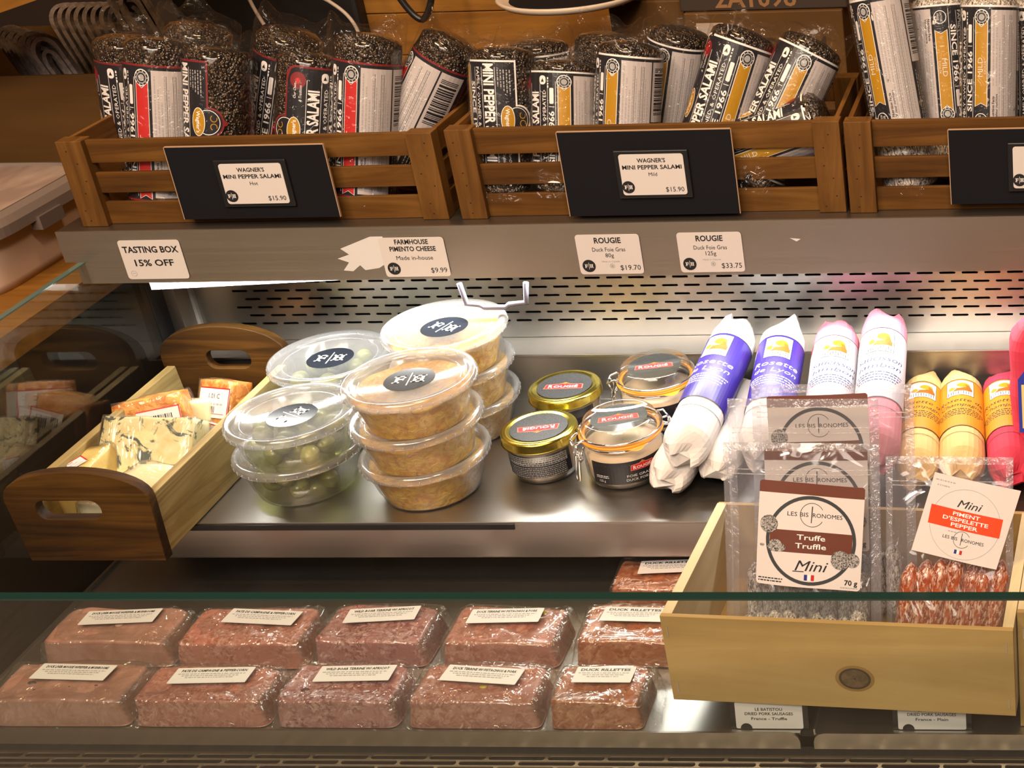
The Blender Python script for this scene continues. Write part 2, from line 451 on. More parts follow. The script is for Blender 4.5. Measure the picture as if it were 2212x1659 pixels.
# ================================================================ THE PLACE
ZS, ZD, XG = 0.839, 0.759, -0.935          # shelf, lower deck, side glass
XR = 0.35
tag(MB().box(-3,-2.5,-0.02,3,3,0).obj('floor', wood('floor_boards', (0.34,0.27,0.21), (0.42,0.34,0.27), (0.48,0.40,0.32), 'Y')), kind='structure')
tag(MB().box(-3,2.6,0,3,2.65,3).obj('wall_back', pbr('dark_wall', (0.03,0.017,0.010), 0.8)), kind='structure')
tag(MB().box(-3.05,-2.5,0,-3,2.65,3).obj('wall_left', pbr('warm_wall', (0.20,0.12,0.07), 0.8)), kind='structure')
tag(MB().box(3,-2.5,0,3.05,2.65,3).obj('wall_right', pbr('warm_wall', (0.20,0.12,0.07), 0.8)), kind='structure')
tag(MB().box(-3,-2.5,3,3,2.65,3.05).obj('ceiling', pbr('ceiling_paint', (0.10,0.06,0.035), 0.9)), kind='structure')

def display_case():
    root = empty('display_case', (-0.3, 1.1, 0))
    tag(root, 'stainless steel refrigerated display case with glass front and perforated back', 'display case')
    off = Vector((0.3, -1.1, 0))
    def put(o): o.location = off; return o
    # lower deck in two pans, each with an upturned front lip
    for x0, x1 in ((XG, -0.2225), (-0.2115, XR)):
        b = MB().box(x0, 0.902, ZD-0.002, x1, 1.32, ZD)
        b.box(x0, 0.902, ZD, x0+0.0012, 1.30, ZD+0.004) if x0 > -0.5 else b.box(x0+0.0, 0.90, ZD, x0+0.003, 1.318, ZD+0.003)
        put(b.obj('deck_pan', M['steel'], root))
        ri = 0.009
        pl = [(x0, -0.004), (x1, -0.004)]
        pl += [(x1-ri+ri*math.cos(R(a)), 0.012-ri+ri*math.sin(R(a))) for a in (0,30,60,90)] if x0 < -0.5 else [(x1,0.012)]
        pl += [(x0+ri+ri*math.cos(R(a)), 0.012-ri+ri*math.sin(R(a))) for a in (90,120,150,180)] if x0 > -0.5 else [(x0,0.012)]
        me = fn_mesh(sheet(pl, depth=0.002), lambda c: (c.x, 0.899 - c.z, 0.750 + c.y))
        put(link('front_lip', me, root, [M['steel_dark']]))
    put(MB().box(-0.2225, 0.905, ZD-0.006, -0.2115, 1.32, ZD-0.003).obj('pan_gap', M['void'], root))
    # shelf
    put(MB().box(XG+0.012, 1.088, ZS-0.002, XR, 1.32, ZS).box(XG+0.012, 1.088, ZS-0.038, XR, 1.0895, ZS-0.002).box(XG+0.012, 1.088, ZS-0.038, XR, 1.10, ZS-0.0365).obj('shelf', M['steel'], root, bevel=0.0006))
    put(MB().box(XG+0.02, 1.0862, ZS-0.0068, -0.505, 1.0882, ZS-0.0014).obj('edge_strip', M['black'], root))
    put(MB().box(XG+0.01, 1.20, ZD, XG+0.022, 1.318, ZS-0.002).obj('shelf_support', M['steel_dark'], root))
    # back: riser, ledge, perforated panel
    put(MB().box(XG, 1.32, 0.74, XR, 1.324, 0.889).obj('riser', M['steel'], root))
    put(MB().box(XG+0.02, 1.3185, 0.889, XR, 1.36, 0.892).obj('ledge', M['steel'], root, bevel=0.0008))
    holes = []
    for r in range(7):
        z = 0.9115 + 0.0094*r
        x = -0.900 + (0.0115 if r % 2 else 0.0)
        while x < XR-0.02:
            if x > -0.885: holes.append(rrect(x, z-0.0012, x+0.0165, z+0.0012, 0.0011, 2))
            x += 0.0228
    me = sheet([(-0.918,0.892),(XR,0.892),(XR,1.04),(-0.918,1.04)], holes, depth=0.0016)
    put(link('perforated_back', fn_mesh(me, lambda c: (c.x, 1.361 - c.z, c.y)), root, [M['steel']]))
    put(MB().box(-0.93, 1.385, 0.88, XR, 1.387, 1.04).obj('air_duct', M['void'], root))
    put(MB().box(XG, 1.334, 0.80, -0.922, 1.362, 1.02).obj('corner_post', M['steel_dark'], root))
    put(MB().box(-0.922, 1.356, 0.80, -0.9185, 1.3605, 1.02).obj('corner_strip', pbr('pale_strip', (0.75,0.75,0.70), 0.4), root))
    put(MB().box(XG-0.006, 1.312, ZD, XG+0.001, 1.334, 1.02).obj('glass_gasket', M['black'], root))
    # canopy
    fl = [(-0.944,1.012),(XR,1.012),(XR,1.065),(-0.954,1.065),(-0.954,1.034),(-0.944,1.034)]
    put(link('fascia', fn_mesh(sheet(fl, depth=0.0018), lambda c: (c.x, 1.241 - c.z, c.y)), root, [steel('fascia_steel', base=(0.54,0.49,0.44), rough=0.40, var=0.14)]))
    put(MB().box(-0.954, 1.2415, 1.0632, XR, 1.50, 1.065).obj('canopy_top', M['steel_dark'], root, bevel=0.0008))
    put(MB().box(-0.943, 1.2418, 1.012, XR, 1.252, 1.0132).box(-0.94, 1.2425, 1.020, XR, 1.50, 1.0215).obj('canopy_underside', M['steel_dark'], root))
    put(MB().box(-0.954, 1.385, 0.3, XR, 1.50, 1.06).obj('case_back', M['steel_dark'], root))
    # light fixture, its left end hanging a little
    f = MB()
    f.add([(-0.898,1.268,0.9925),(-0.898,1.290,0.9925),(-0.50,1.290,1.008),(-0.50,1.268,1.008),(-0.898,1.268,1.000),(-0.898,1.290,1.000),(-0.50,1.290,1.0155),(-0.50,1.268,1.0155)],
          [(0,3,2,1),(4,5,6,7),(0,1,5,4),(1,2,6,5),(2,3,7,6),(3,0,4,7)])
    put(f.obj('light_fixture', pbr('white_plastic', (0.80,0.78,0.76), 0.4), root))
    h = [(-0.5855,0.999),(-0.5825,0.9775),(-0.570,0.9765),(-0.566,0.9735),(-0.545,0.9735),(-0.541,0.9765),(-0.524,0.9785),(-0.5205,0.999)]
    put(MB().tube([(x,1.258,z) for x, z in h], 0.0027, 8).obj('light_clip', pbr('lilac_plastic', (0.16,0.15,0.19), 0.4), root, smooth=True))
    # glass
    put(MB().box(XG-0.006, 0.856, 0.745, XG, 1.312, 1.0325).obj('side_glass', M['pane'], root))
    put(MB().box(XG-0.006, 0.856, 1.0325, XG, 1.24, 1.034).obj('side_glass_edge', pbr('pale_glass_edge', (0.10,0.16,0.15), 0.1), root))
    put(MB().box(-1.05, 0.8465, 0.70, XR, 0.8535, 0.9298).obj('front_glass', film('front_pane', tint=(0.95,0.98,0.96), haze=0.002, base=0.016, edge=0.9, rough=0.0), root))
    put(MB().box(-1.05, 0.8462, 0.9298, XR, 0.8545, 0.9313).obj('front_glass_edge', M['pane_edge'], root))
    # air intake grille in front of the deck
    holes = []
    for r in range(6):
        y = 0.8935 - 0.0063*r; x = -1.02 + (0.0, 0.0267, 0.0105, 0.033, 0.018, 0.005)[r]
        while x < XR-0.06:
            holes.append(rrect(x, y-0.00255, x+0.0468, y+0.00255, 0.0025, 3)); x += 0.0492
    me = sheet([(-1.04,0.856),(XR,0.856),(XR,0.8985),(-1.04,0.8985)], holes, depth=0.0012)
    put(link('intake_grille', fn_mesh(me, lambda c: (c.x, c.y, 0.738 + c.z)), root, [steel('grille_steel', base=(0.50,0.42,0.34), rough=0.34)]))
    put(MB().box(-1.04, 0.856, 0.70, XR, 0.90, 0.702).box(-1.04,0.8985,0.70,XR,0.9005,0.7460).obj('intake_duct', M['void'], root))
    put(MB().box(-0.945, 0.856, 0.05, XR, 1.385, 0.70).obj('case_body', M['steel_dark'], root))
    return root
case = display_case()

# torn sticker remains on the fascia
def torn(name, pts, label):
    me = fn_mesh(sheet(pts, depth=0.0002), lambda c: (c.x, 1.2399 - c.z - 0.0001, c.y))
    tag(link(name, me, None, [M['paper']]), label, 'sticker remnant')
torn('sticker_remnant', [(-0.683,1.044),(-0.652,1.0555),(-0.640,1.0555),(-0.640,1.030),(-0.650,1.024),(-0.664,1.022),(-0.668,1.027),(-0.676,1.021),(-0.685,1.022),(-0.678,1.030),(-0.688,1.034),(-0.676,1.038)], 'torn white sticker remains left of the cheese price card on the steel fascia')
torn('sticker_remnant', [(-0.259,1.0475),(-0.249,1.0465),(-0.253,1.0440)], 'tiny white torn scrap on the steel fascia, right of the last price card')

# ---------------------------------------------------------------- price cards on the fascia
def price_card(cx, cz, lines, label, price=None, wd=0.060, ht=0.0395, fh=True, lean=0.0):
    a = Art()
    for st, y, h, wl, bd in lines: a.text(st, 0, y, h, 'ink', 1, width=wl, bold=bd)
    if fh: a.fh(-wd/2+0.009, -ht/2+0.0085, 0.0062)
    if price: a.text(price, wd/2-0.0025, -ht/2+0.0065, 0.0050, 'ink', 1, anchor='r')
    if not fh: a.ring(-wd/2+0.007, -ht/2+0.006, 0.0028, 0.0003, 'grey'); a.rect(-wd/2+0.0055,-ht/2+0.0058,-wd/2+0.0085,-ht/2+0.0063,'grey')
    if 'Duck' in ''.join(l[0] for l in lines):
        a.text('Made in Canada', 0, -0.0070, 0.0015, 'grey', 1, width=0.017, slant=0.3); a.ring(0.001, -0.0115, 0.0022, 0.0004, 'grey'); a.leaf(0.001, -0.0115, 0.0014, 'grey', 1)
    o = card_obj('price_card', a, wd, ht); o.rotation_euler = (R(90), 0, 0); o.location = (cx, 1.2392, cz)
    tag(o, label, 'price card', 'price cards on the steel fascia'); return o
price_card(-0.866, 1.0362, [('TASTING BOX', 0.0105, 0.0062, 0.054, 0.025), ('15% OFF', -0.003, 0.0064, 0.038, 0.02)], 'white card reading TASTING BOX 15% OFF at the left end of the fascia', fh=False)
price_card(-0.6135, 1.0347, [('FARMHOUSE', 0.0155, 0.0046, 0.032, 0.025), ('PIMENTO CHEESE', 0.0085, 0.0046, 0.044, 0.025), ('Made in-house', -0.0005, 0.0042, 0.035, 0)], 'white card for farmhouse pimento cheese at $9.99 beside torn sticker remains', '$9.99', wd=0.062)
price_card(-0.4285, 1.0345, [('ROUGIE', 0.0140, 0.0054, 0.025, 0.025), ('Duck Foie Gras', 0.0050, 0.0040, 0.031, 0), ('80g', -0.0008, 0.0040, None, 0)], 'white card for 80g duck foie gras at $19.70 on the fascia', '$19.70')
price_card(-0.3335, 1.0350, [('ROUGIE', 0.0140, 0.0054, 0.025, 0.025), ('Duck Foie Gras', 0.0050, 0.0040, 0.031, 0), ('125g', -0.0008, 0.0040, None, 0)], 'white card for 125g duck foie gras at $33.75 on the fascia', '$33.75')

# ---------------------------------------------------------------- crates on the canopy
def crate(cx, cy, wd, dp, ht, rz, label, nails=1):
    root = empty('slatted_crate', (cx, cy, 1.0651), (0,0,R(rz)))
    tag(root, label, 'crate', 'slatted wooden crates on the canopy')
    w2, d2, pw = wd/2, dp/2, 0.0245
    for x in (-w2, w2-pw):
        for y in (-d2, d2-0.016):
            b = MB().box(x, y, 0, x+pw, y+0.016, ht)
            p = b.obj('corner_post', woodAz, root, bevel=0.0006)
            if y < 0:
                rn = random.Random(int(cx*1000)+int(x*100)); nb = MB()
                for z in (0.006, 0.016, 0.033, 0.045, 0.062, 0.074):
                    xx = x + pw*rn.uniform(0.25, 0.75)
                    nb.box(xx-0.0006, y-0.0002, z-0.0005, xx+0.0006, y, z+0.0005)
                nb.obj('nails', M['void'], p)
    for z0, z1 in ((0.0,0.022),(0.031,0.051),(0.0605,ht-0.001)):
        for y in (-d2+0.006, d2-0.0105): MB().box(-w2+pw, y, z0, w2-pw, y+0.0045, z1).obj('slat', woodA, root, bevel=0.0005)
        for x in (-w2+0.002, w2-0.0065): MB().box(x, -d2+0.016, z0, x+0.0045, d2-0.016, z1).obj('side_slat', woodAy, root, bevel=0.0005)
    MB().box(-w2+0.006, -d2+0.011, 0.0, w2-0.006, d2-0.011, 0.003).obj('bottom', woodA, root)
    return root
CD = 0.155
crate(-0.7575, 1.254+CD/2, 0.353, CD, 0.0835, 0.6, 'slatted wooden crate holding red labelled hot pepper salamis, leftmost')
crate(-0.388, 1.256+CD/2, 0.360, CD, 0.0860, 0.3, 'slatted wooden crate holding white edged mild pepper salamis, middle one')
crate(-0.0215, 1.254+CD/2, 0.364, CD, 0.0860, 0.0, 'slatted wooden crate holding the white mould dry salamis, rightmost')

def crate_sign(x0, x1, z0, z1, y, lines, label, price, tcx, tilt=-1.0, tw=0.068, th=0.045, tz=0.0):
    wd, ht = x1-x0, z1-z0
    root = empty('crate_sign', ((x0+x1)/2, y, z0), (R(tilt), 0, 0)); tag(root, label, 'sign', 'black signs on the slatted crates')
    b = MB().box(-wd/2, -0.0012, 0, wd/2, 0.0012, ht); b.obj('board', M['blackm'], root)
    MB().box(-wd/2-0.0007, -0.0013, 0, -wd/2, 0.0012, ht).box(wd/2, -0.0013, 0, wd/2+0.0007, 0.0012, ht).box(-wd/2, -0.0013, ht, wd/2, 0.0012, ht+0.0007).obj('board_edge', pbr('raw_board_edge', (0.42,0.28,0.18), 0.7), root)
    MB().box(tcx-tw/2, -0.0040, ht/2-th/2+tz, tcx+tw/2, -0.0012, ht/2+th/2+tz).obj('card_holder', M['black'], root, bevel=0.0008)
    a = Art()
    for st, yy, h, wl, bd in lines: a.text(st, 0, yy, h, 'ink', 1, width=wl, bold=bd)
    a.fh(-0.024, -0.0115, 0.0058); a.text(price, 0.027, -0.0140, 0.0044, 'ink', 1, anchor='r')
    c = card_obj('price_card', a, 0.059, 0.0385, 0.0025, root); c.rotation_euler = (R(90),0,0); c.location = (tcx, -0.0043, ht/2+tz)
    return root
mini = lambda k: [("WAGNER'S", 0.0135, 0.0038, 0.026, 0.02), ('MINI PEPPER SALAMI', 0.0072, 0.0038, 0.0545, 0.02), (k, 0.0005, 0.0034, None, 0)]
crate_sign(-0.829, -0.6795, 1.0725, 1.142, 1.2490, mini('Hot'), 'black sign on the left crate with a card for hot mini pepper salami', '$15.90', 0.003)
crate_sign(-0.4625, -0.3045, 1.0685, 1.1480, 1.2505, mini('Mild'), 'black sign on the middle crate with a card for mild mini pepper salami', '$15.90', 0.0045)
crate_sign(-0.110, 0.05, 1.0740, 1.1430, 1.2500, [("WAGNER'S", 0.0135, 0.0038, 0.026, 0.02), ('DRY SALAMI', 0.0072, 0.0038, 0.0335, 0.02)], 'black sign cut by the frame edge on the right crate', '$22.90', 0.006)

# ---------------------------------------------------------------- salamis
LW, LH, SR = 0.125, 0.106, 0.0302
def salami_label(kind):
    """unrolled label, origin at its lower left corner, text reading upwards"""
    a = Art(); edge = {'hot': 'dred', 'mild': 'inkw', 'dry': 'inkw'}[kind]; e = 0.0016
    rib = {'hot': 'red', 'mild': 'gold', 'dry': 'gold'}[kind]
    if kind == 'dry':
        a.rect(0, 0, LW, LH, edge, 0); a.rect(e*0.5, e, LW-e*0.5, LH-e, 'lab', 1)
    else:
        a.poly([(0.004,0)] + [(LW,0),(LW,LH)] + [(0.012,LH),(0.007,LH-0.0018),(0.0045,LH-0.006),(0.004,LH-0.012)], edge, 0)
        a.poly([(0.004+e,e),(LW-e,e),(LW-e,LH-e),(0.0125,LH-e),(0.0085,LH-0.0035),(0.004+e,LH-0.012)], 'lab', 1)
        a.disc(0.003, 0.050, 0.0125, edge, 0); a.disc(0.0035, 0.050, 0.0112, 'lab', 1); a.disc(-0.010, 0.050, 0.0022, edge, 0)
        a.ring(0.0045, 0.050, 0.0104, 0.0006, 'inkw', 2); a.ring(-0.0005, 0.0465, 0.0030, 0.0007, 'gold', 3, n=14, a0=-60, a1=200); a.ring(-0.0005, 0.0535, 0.0030, 0.0007, 'gold', 3, n=14, a0=160, a1=420)
        a.disc(0.0130, 0.050, 0.0062, 'inkw', 3, ry=0.0118); a.disc(0.0130, 0.050, 0.0056, 'gold', 4, ry=0.0112)
        a.text("Wagner's", 0.0130, 0.050, 0.0036, 'inkw', 5, rot=90, width=0.018, bold=0.02)
        a.disc(0.0150, LH-0.0125, 0.0070, 'dred', 2); a.leaf(0.0150, LH-0.0125, 0.0028, 'red', 3)
        a.text('Our Own', 0.0125, 0.084, 0.0024, 'inkw', 2, rot=90, slant=0.3, width=0.013); a.text('& Tradition', 0.0175, 0.082, 0.0024, 'inkw', 2, rot=90, slant=0.3, width=0.014)
        for k in range(5): a.vscribble(0.010+0.0026*k, 0.008, 0.030-0.002*k, 0.0010, 'grey', 2, seed=k)
    name = 'MINI PEPPER SALAMI' if kind != 'dry' else 'DRY SALAMI'
    a.text(name, 0.0288, LH/2-0.0085, 0.0094, 'inkw', 2, rot=90, width=0.083 if kind != 'dry' else 0.062, bold=0.03)
    a.rect(0.0226, 0.006, 0.0230, 0.094, 'inkw', 2); a.rect(0.0352, 0.006, 0.0356, 0.094, 'inkw', 2)
    a.rr(0.0350, LH-0.0130, 0.0415, LH-0.0045, 0.0028, 'inkw', 2); a.poly([(0.0366,LH-0.0105),(0.0398,LH-0.0105),(0.0382,LH-0.0072)], 'lab', 3)
    a.text('FAMILY OWNED & OPERATED', 0.0398, 0.047, 0.0034, 'inkw', 2, rot=90, width=0.082)
    a.text('SINCE 1966', 0.0468, 0.043, 0.0050, 'inkw', 2, rot=90, width=0.050, bold=0.02); a.rect(0.0444, 0.072, 0.0492, 0.0725, 'inkw', 2)
    a.rr(0.0450, 0.075, 0.0488, 0.090, 0.001, 'inkw', 2); a.rect(0.0430, 0.006, 0.0433, 0.094, 'inkw', 2); a.rect(0.0504, 0.004, 0.0508, 0.096, 'inkw', 2)
    a.vscribble(0.0435, LH-0.016, LH-0.006, 0.0012, 'inkw', 2, seed=9)
    cx = 0.0582
    a.disc(cx, LH-0.0100, 0.0066, 'inkw', 2); a.disc(cx, LH-0.0100, 0.0058, 'lab', 3); a.ring(cx, LH-0.0100, 0.0046, 0.0009, 'grey', 4); a.disc(cx, LH-0.01, 0.0026, 'grey', 4)
    for k in range(10): a.disc(cx+0.0052*math.cos(k*.628), LH-0.01+0.0052*math.sin(k*.628), 0.0004, 'inkw', 5)
    y0, y1 = (0.002, 0.093) if kind != 'dry' else (0.022, 0.093)
    def ribbon(g, m, l): a.poly([(cx-0.0058+g,y0+g),(cx,y0+0.003+g),(cx+0.0058-g,y0+g),(cx+0.0058-g,y1-g),(cx,y1-0.0045-g),(cx-0.0058+g,y1-g)], m, l)
    ribbon(0, 'inkw' if kind != 'hot' else 'card', 2); ribbon(0.0006, rib, 3)
    a.text('HOT' if kind == 'hot' else 'MILD', cx-0.001, 0.044 if kind != 'dry' else 0.055, 0.0044, 'card', 4, rot=90, width=0.016); a.text('PIQUANT' if kind == 'hot' else 'DOUX', cx+0.0035, 0.044 if kind != 'dry' else 0.055, 0.0020, 'card', 4, rot=90, width=0.011)
    if kind == 'dry': a.ring(cx, 0.011, 0.0058, 0.0006, 'inkw', 2); a.text('LACTOSE', cx-0.001, 0.011, 0.0020, 'inkw', 2, rot=90, width=0.008); a.text('FREE', cx+0.002, 0.011, 0.0020, 'inkw', 2, rot=90, width=0.006)
    # nutrition panel
    a.rect(0.0665, 0.0035, 0.0950, LH-0.004, pbr('panel_paper', (0.50,0.46,0.47), 0.5), 2)
    a.text('Nutrition Facts', 0.0690, 0.012, 0.0022, 'ink', 3, rot=90, anchor='l', width=0.019, bold=0.02); a.text('Valeur nutritive', 0.0720, 0.012, 0.0022, 'ink', 3, rot=90, anchor='l', width=0.021, bold=0.01)
    for k in range(9):
        x = 0.0690 + 0.0028*k
        a.vscribble(x, 0.040 if k < 2 else 0.006+0.004*(k % 3), LH-0.008-0.010*((k*7) % 3), 0.0009, 'grey', 3, seed=20+k)
        if k in (3,5,6): a.rect(x+0.0012, 0.006, x+0.0015, LH-0.008, 'ink', 3)
    a.rect(0.0965, 0.052, LW-0.006, LH-0.004, pbr('panel_paper', (0.50,0.46,0.47), 0.5), 2); a.barcode(0.0990, 0.058, LW-0.0090, LH-0.009, 'ink', 3, 4, vertical=True)
    for k in range(7): a.vscribble(0.099+0.003*k, 0.006, 0.046-0.003*(k % 3), 0.0009, 'grey', 2, seed=40+k)
    return a
LABELS = {k: salami_label(k) for k in ('hot','mild','dry')}
def wrap_label(kind, xc, flip, rad, z0):
    a = LABELS[kind]
    def fn(x, y, l):
        if flip: th = -PI/2 - (x-xc)/rad; z = z0 + LH - y
        else: th = -PI/2 + (x-xc)/rad; z = z0 + y
        r = rad + 0.0002 + l*0.00010
        return (r*math.cos(th), r*math.sin(th), z)
    return fn
_wl = {}
def label_mesh(kind, rad, z0):
    k = (kind, rad, z0)
    if k not in _wl: _wl[k] = LABELS[kind].mesh(wrap_label(kind, 0.0, False, rad, z0), ('x', -0.013, LW, 34), 'label')
    return _wl[k]
def roll_body(rad, L, mat_seed, lump=0.0012, seg=56, dome=0.35):
    """sausage roll along +Z with a slightly domed, uneven top"""
    rn = mat_seed*3.1; prof = []
    nz = 40
    def fn(u, v):
        th = 2*PI*u; z = L*v; r = rad
        e = 0.010
        if z > L-e: q = (z-(L-e))/e; r = rad*(1-0.62*(q**3.5))
        if z < e: q = 1-z/e; r = rad*(1-0.55*(q**3.5))
        p = Vector((math.cos(th)*rad, math.sin(th)*rad, z))
        r += lump*noise.noise(p*90 + Vector((rn,0,0))) + lump*0.7*noise.noise(p*260 + Vector((0,rn,0)))
        return (r*math.cos(th), r*math.sin(th), z)
    b = MB(); b.grid(fn, seg, nz, wrap=True)
    n = seg; top = nz*seg; b.f.append(tuple(range(top, top+seg))); b.mi.append(0); b.f.append(tuple(range(0, seg))[::-1]); b.mi.append(0)
    return b.mesh('roll')
def bag_mesh(rad, L, seed, ear=0.016):
    """vacuum bag round a roll: tight along the sides, gathered and flared at the top with pointed ears"""
    rn = random.Random(seed); ph = rn.uniform(0, 6.28)
    ea = [(rn.uniform(0, 6.28), rn.uniform(0.45, 1.0)) for _ in range(3)]
    def fn(u, v):
        th = 2*PI*u; z = -0.002 + (L+0.004)*min(v/0.62, 1.0); r = rad+0.0018
        p = Vector((math.cos(th), math.sin(th), z*14))
        r += 0.0022*abs(noise.noise(p*1.6 + Vector((seed,0,0)))) 
        side = max(0, math.cos(th-ph)); r += 0.0045*side**10 + 0.004*max(0, -math.cos(th-ph))**12
        if v > 0.62:
            q = (v-0.62)/0.38
            r *= (1 - 0.80*q**1.1) if q < 1 else 0.2
            rise = sum(h*max(0, math.cos(th-a))**14 for a, h in ea)
            zz = L + 0.0015 + 0.004*math.sin(q*PI) + 0.0012*noise.noise(p*3)
            if q < 0.45:
                k = math.sin(q/0.45*PI); r += 0.006*rise*k; zz += ear*rise*k
            z = zz
        return (r*math.cos(th), r*math.sin(th), z)
    b = MB(); b.grid(fn, 64, 44, wrap=True); return b.mesh('bag')
BODIES = {('pep', k): roll_body(SR-0.0008, 0.130, k) for k in range(2)}
DBODY = roll_body(0.0262, 0.165, 5, 0.0008)
BAGS = [bag_mesh(SR, 0.130, k) for k in range(3)]; DBAG = bag_mesh(0.0265, 0.165, 9, 0.012)
def salami(kind, base, top, xc, flip, label, seed=0, group=None):
    """base, top: ends of the axis in world metres; xc: place on the label that faces the shopper"""
    base, top = Vector(base), Vector(top); d = (top-base).normalized(); Lr = (top-base).length
    y = Vector((0,1,0)); y = (y - d*y.dot(d)).normalized(); x = y.cross(d)
    mw = Matrix((x, y, d)).transposed().to_4x4(); mw.translation = base
    dry = kind == 'dry'; rad = 0.0264 if dry else SR; L = 0.165 if dry else 0.130
    root = empty('dry_salami' if dry else 'pepper_salami'); root.matrix_world = mw @ Matrix.Diagonal((1,1,Lr/L,1))
    tag(root, label, 'salami', group)
    body = link('sausage', DBODY if dry else BODIES[('pep', seed % 2)], root, None, True)
    body.data.materials.clear(); body.data.materials.append(mold('white_mould') if dry else pepper('peppercorn_crust'))
    z0 = 0.050 if dry else (0.0035 if kind == 'hot' and xc > 0.02 else 0.0125)
    lo = link('label', label_mesh(kind, rad, z0), root)
    ang = -xc/rad
    if flip:
        # turned end for end, then spun so that xc faces the front
        lo.matrix_local = Matrix.Translation((0, 0, 2*z0+LH)) @ Matrix.Rotation(PI, 4, 'X') @ Matrix.Rotation(-xc/rad + PI, 4, 'Z')
    else:
        lo.matrix_local = Matrix.Rotation(ang, 4, 'Z')
    bg = link('vacuum_bag', DBAG if dry else BAGS[seed % 3], root, None, True); bg.rotation_euler = (0, 0, seed*1.9)
    if not bg.data.materials: bg.data.materials.append(film('salami_film', haze=0.006, base=0.022, edge=0.24, rough=0.08, crinkle=1.0, cscale=60, hazecol=(0.9,0.8,0.7), cd=0.002, ridge=True))
    return root
salami('hot', (-0.9316,1.3596,1.0723), (-0.9129,1.3720,1.2173), 0.040, False, 'hot pepper salami furthest left in the left crate, half behind its neighbour', 0, 'hot pepper salamis in the left crate')
salami('hot', (-0.8711,1.2891,1.0750), (-0.8513,1.3250,1.2254), 0.058, False, 'hot pepper salami showing its red HOT ribbon, second from the crate left end', 1, 'hot pepper salamis in the left crate')
salami('hot', (-0.8789,1.3604,1.0753), (-0.8370,1.3720,1.2262), 0.052, False, 'hot pepper salami at the back, its tall bag tip highest in the left crate', 2, 'hot pepper salamis in the left crate')
salami('hot', (-0.8142,1.2875,1.0755), (-0.7971,1.3250,1.2144), 0.010, True, 'hot pepper salami upside down, white edged label, gold oval at right', 3, 'hot pepper salamis in the left crate')
salami('hot', (-0.7991,1.3604,1.0770), (-0.7482,1.3720,1.2177), 0.046, False, 'hot pepper salami behind, letters beside the sign, between the gold oval pair', 4, 'hot pepper salamis in the left crate')
salami('hot', (-0.7316,1.2868,1.0764), (-0.7088,1.3250,1.2071), 0.012, False, 'hot pepper salami whose rounded label shows a maple leaf badge', 5, 'hot pepper salamis in the left crate')
salami('hot', (-0.6749,1.2905,1.0753), (-0.6499,1.3250,1.2230), 0.060, False, 'hot pepper salami with red ribbon and white panel, right of the maple leaf one', 6, 'hot pepper salamis in the left crate')
salami('hot', (-0.6627,1.3242,1.0823), (-0.5808,1.3550,1.2100), 0.088, False, 'hot pepper salami leaning right with barcode showing, at the crate right corner', 7, 'hot pepper salamis in the left crate')
salami('mild', (-0.5325,1.2888,1.0750), (-0.5265,1.3250,1.2079), 0.026, True, 'mild salami standing upside down at the left end of the middle crate', 8, 'mild pepper salamis in the middle crate')
salami('mild', (-0.5106,1.3577,1.0713), (-0.5119,1.3720,1.2016), 0.046, False, 'mild salami at the back, only its top edge showing over two others', 9, 'mild pepper salamis in the middle crate')
salami('mild', (-0.4780,1.2860,1.0763), (-0.4713,1.3250,1.1935), 0.048, False, 'short standing mild salami second from left in front, gold ribbon low', 10, 'mild pepper salamis in the middle crate')
salami('mild', (-0.4622,1.3604,1.0728), (-0.4415,1.3720,1.2057), 0.000, False, 'mild salami hidden at the back, its crust left of the barcode one', 11, 'mild pepper salamis in the middle crate')
salami('mild', (-0.4224,1.2904,1.0753), (-0.4050,1.3250,1.2101), 0.066, False, 'mild salami standing straight with gold ribbon, white panel and barcode edge', 12, 'mild pepper salamis in the middle crate')
salami('mild', (-0.4033,1.3609,1.0749), (-0.3687,1.3720,1.2091), 0.066, False, 'mild salami behind, tallest of the middle crate, slightly leaning right', 13, 'mild pepper salamis in the middle crate')
salami('mild', (-0.3513,1.2873,1.0798), (-0.2986,1.3350,1.2160), 0.046, False, 'mild salami leaning right with whole name MINI PEPPER SALAMI readable', 14, 'mild pepper salamis in the middle crate')
salami('mild', (-0.3024,1.2863,1.0821), (-0.2353,1.3350,1.2046), 0.058, False, 'mild salami leaning furthest right in the middle crate', 15, 'mild pepper salamis in the middle crate')
salami('dry', (-0.1491,1.2871,1.0743), (-0.1755,1.3300,1.2534), 0.070, False, 'dry salami in white mould leaning left, nearest the middle crate', 16, 'dry salamis in the right crate')
salami('dry', (-0.1129,1.3190,1.0739), (-0.1219,1.3600,1.2368), 0.060, True, 'dry salami standing upside down, white panel at left of its gold ribbon', 17, 'dry salamis in the right crate')
salami('dry', (-0.0792,1.2864,1.0739), (-0.0734,1.3300,1.2425), 0.064, False, 'dry salami standing upright right of the upside down one', 18, 'dry salamis in the right crate')
salami('dry', (-0.0347,1.3192,1.0739), (-0.0339,1.3600,1.2328), 0.050, False, 'dry salami cut by the right frame edge', 19, 'dry salamis in the right crate')
salami('mild', (-0.3470,1.2985,1.1010), (-0.2240,1.2960,1.1420), 0.056, False, 'mild salami lying sideways on top of the others, pepper crust end right', 20, 'mild pepper salamis in the middle crate')

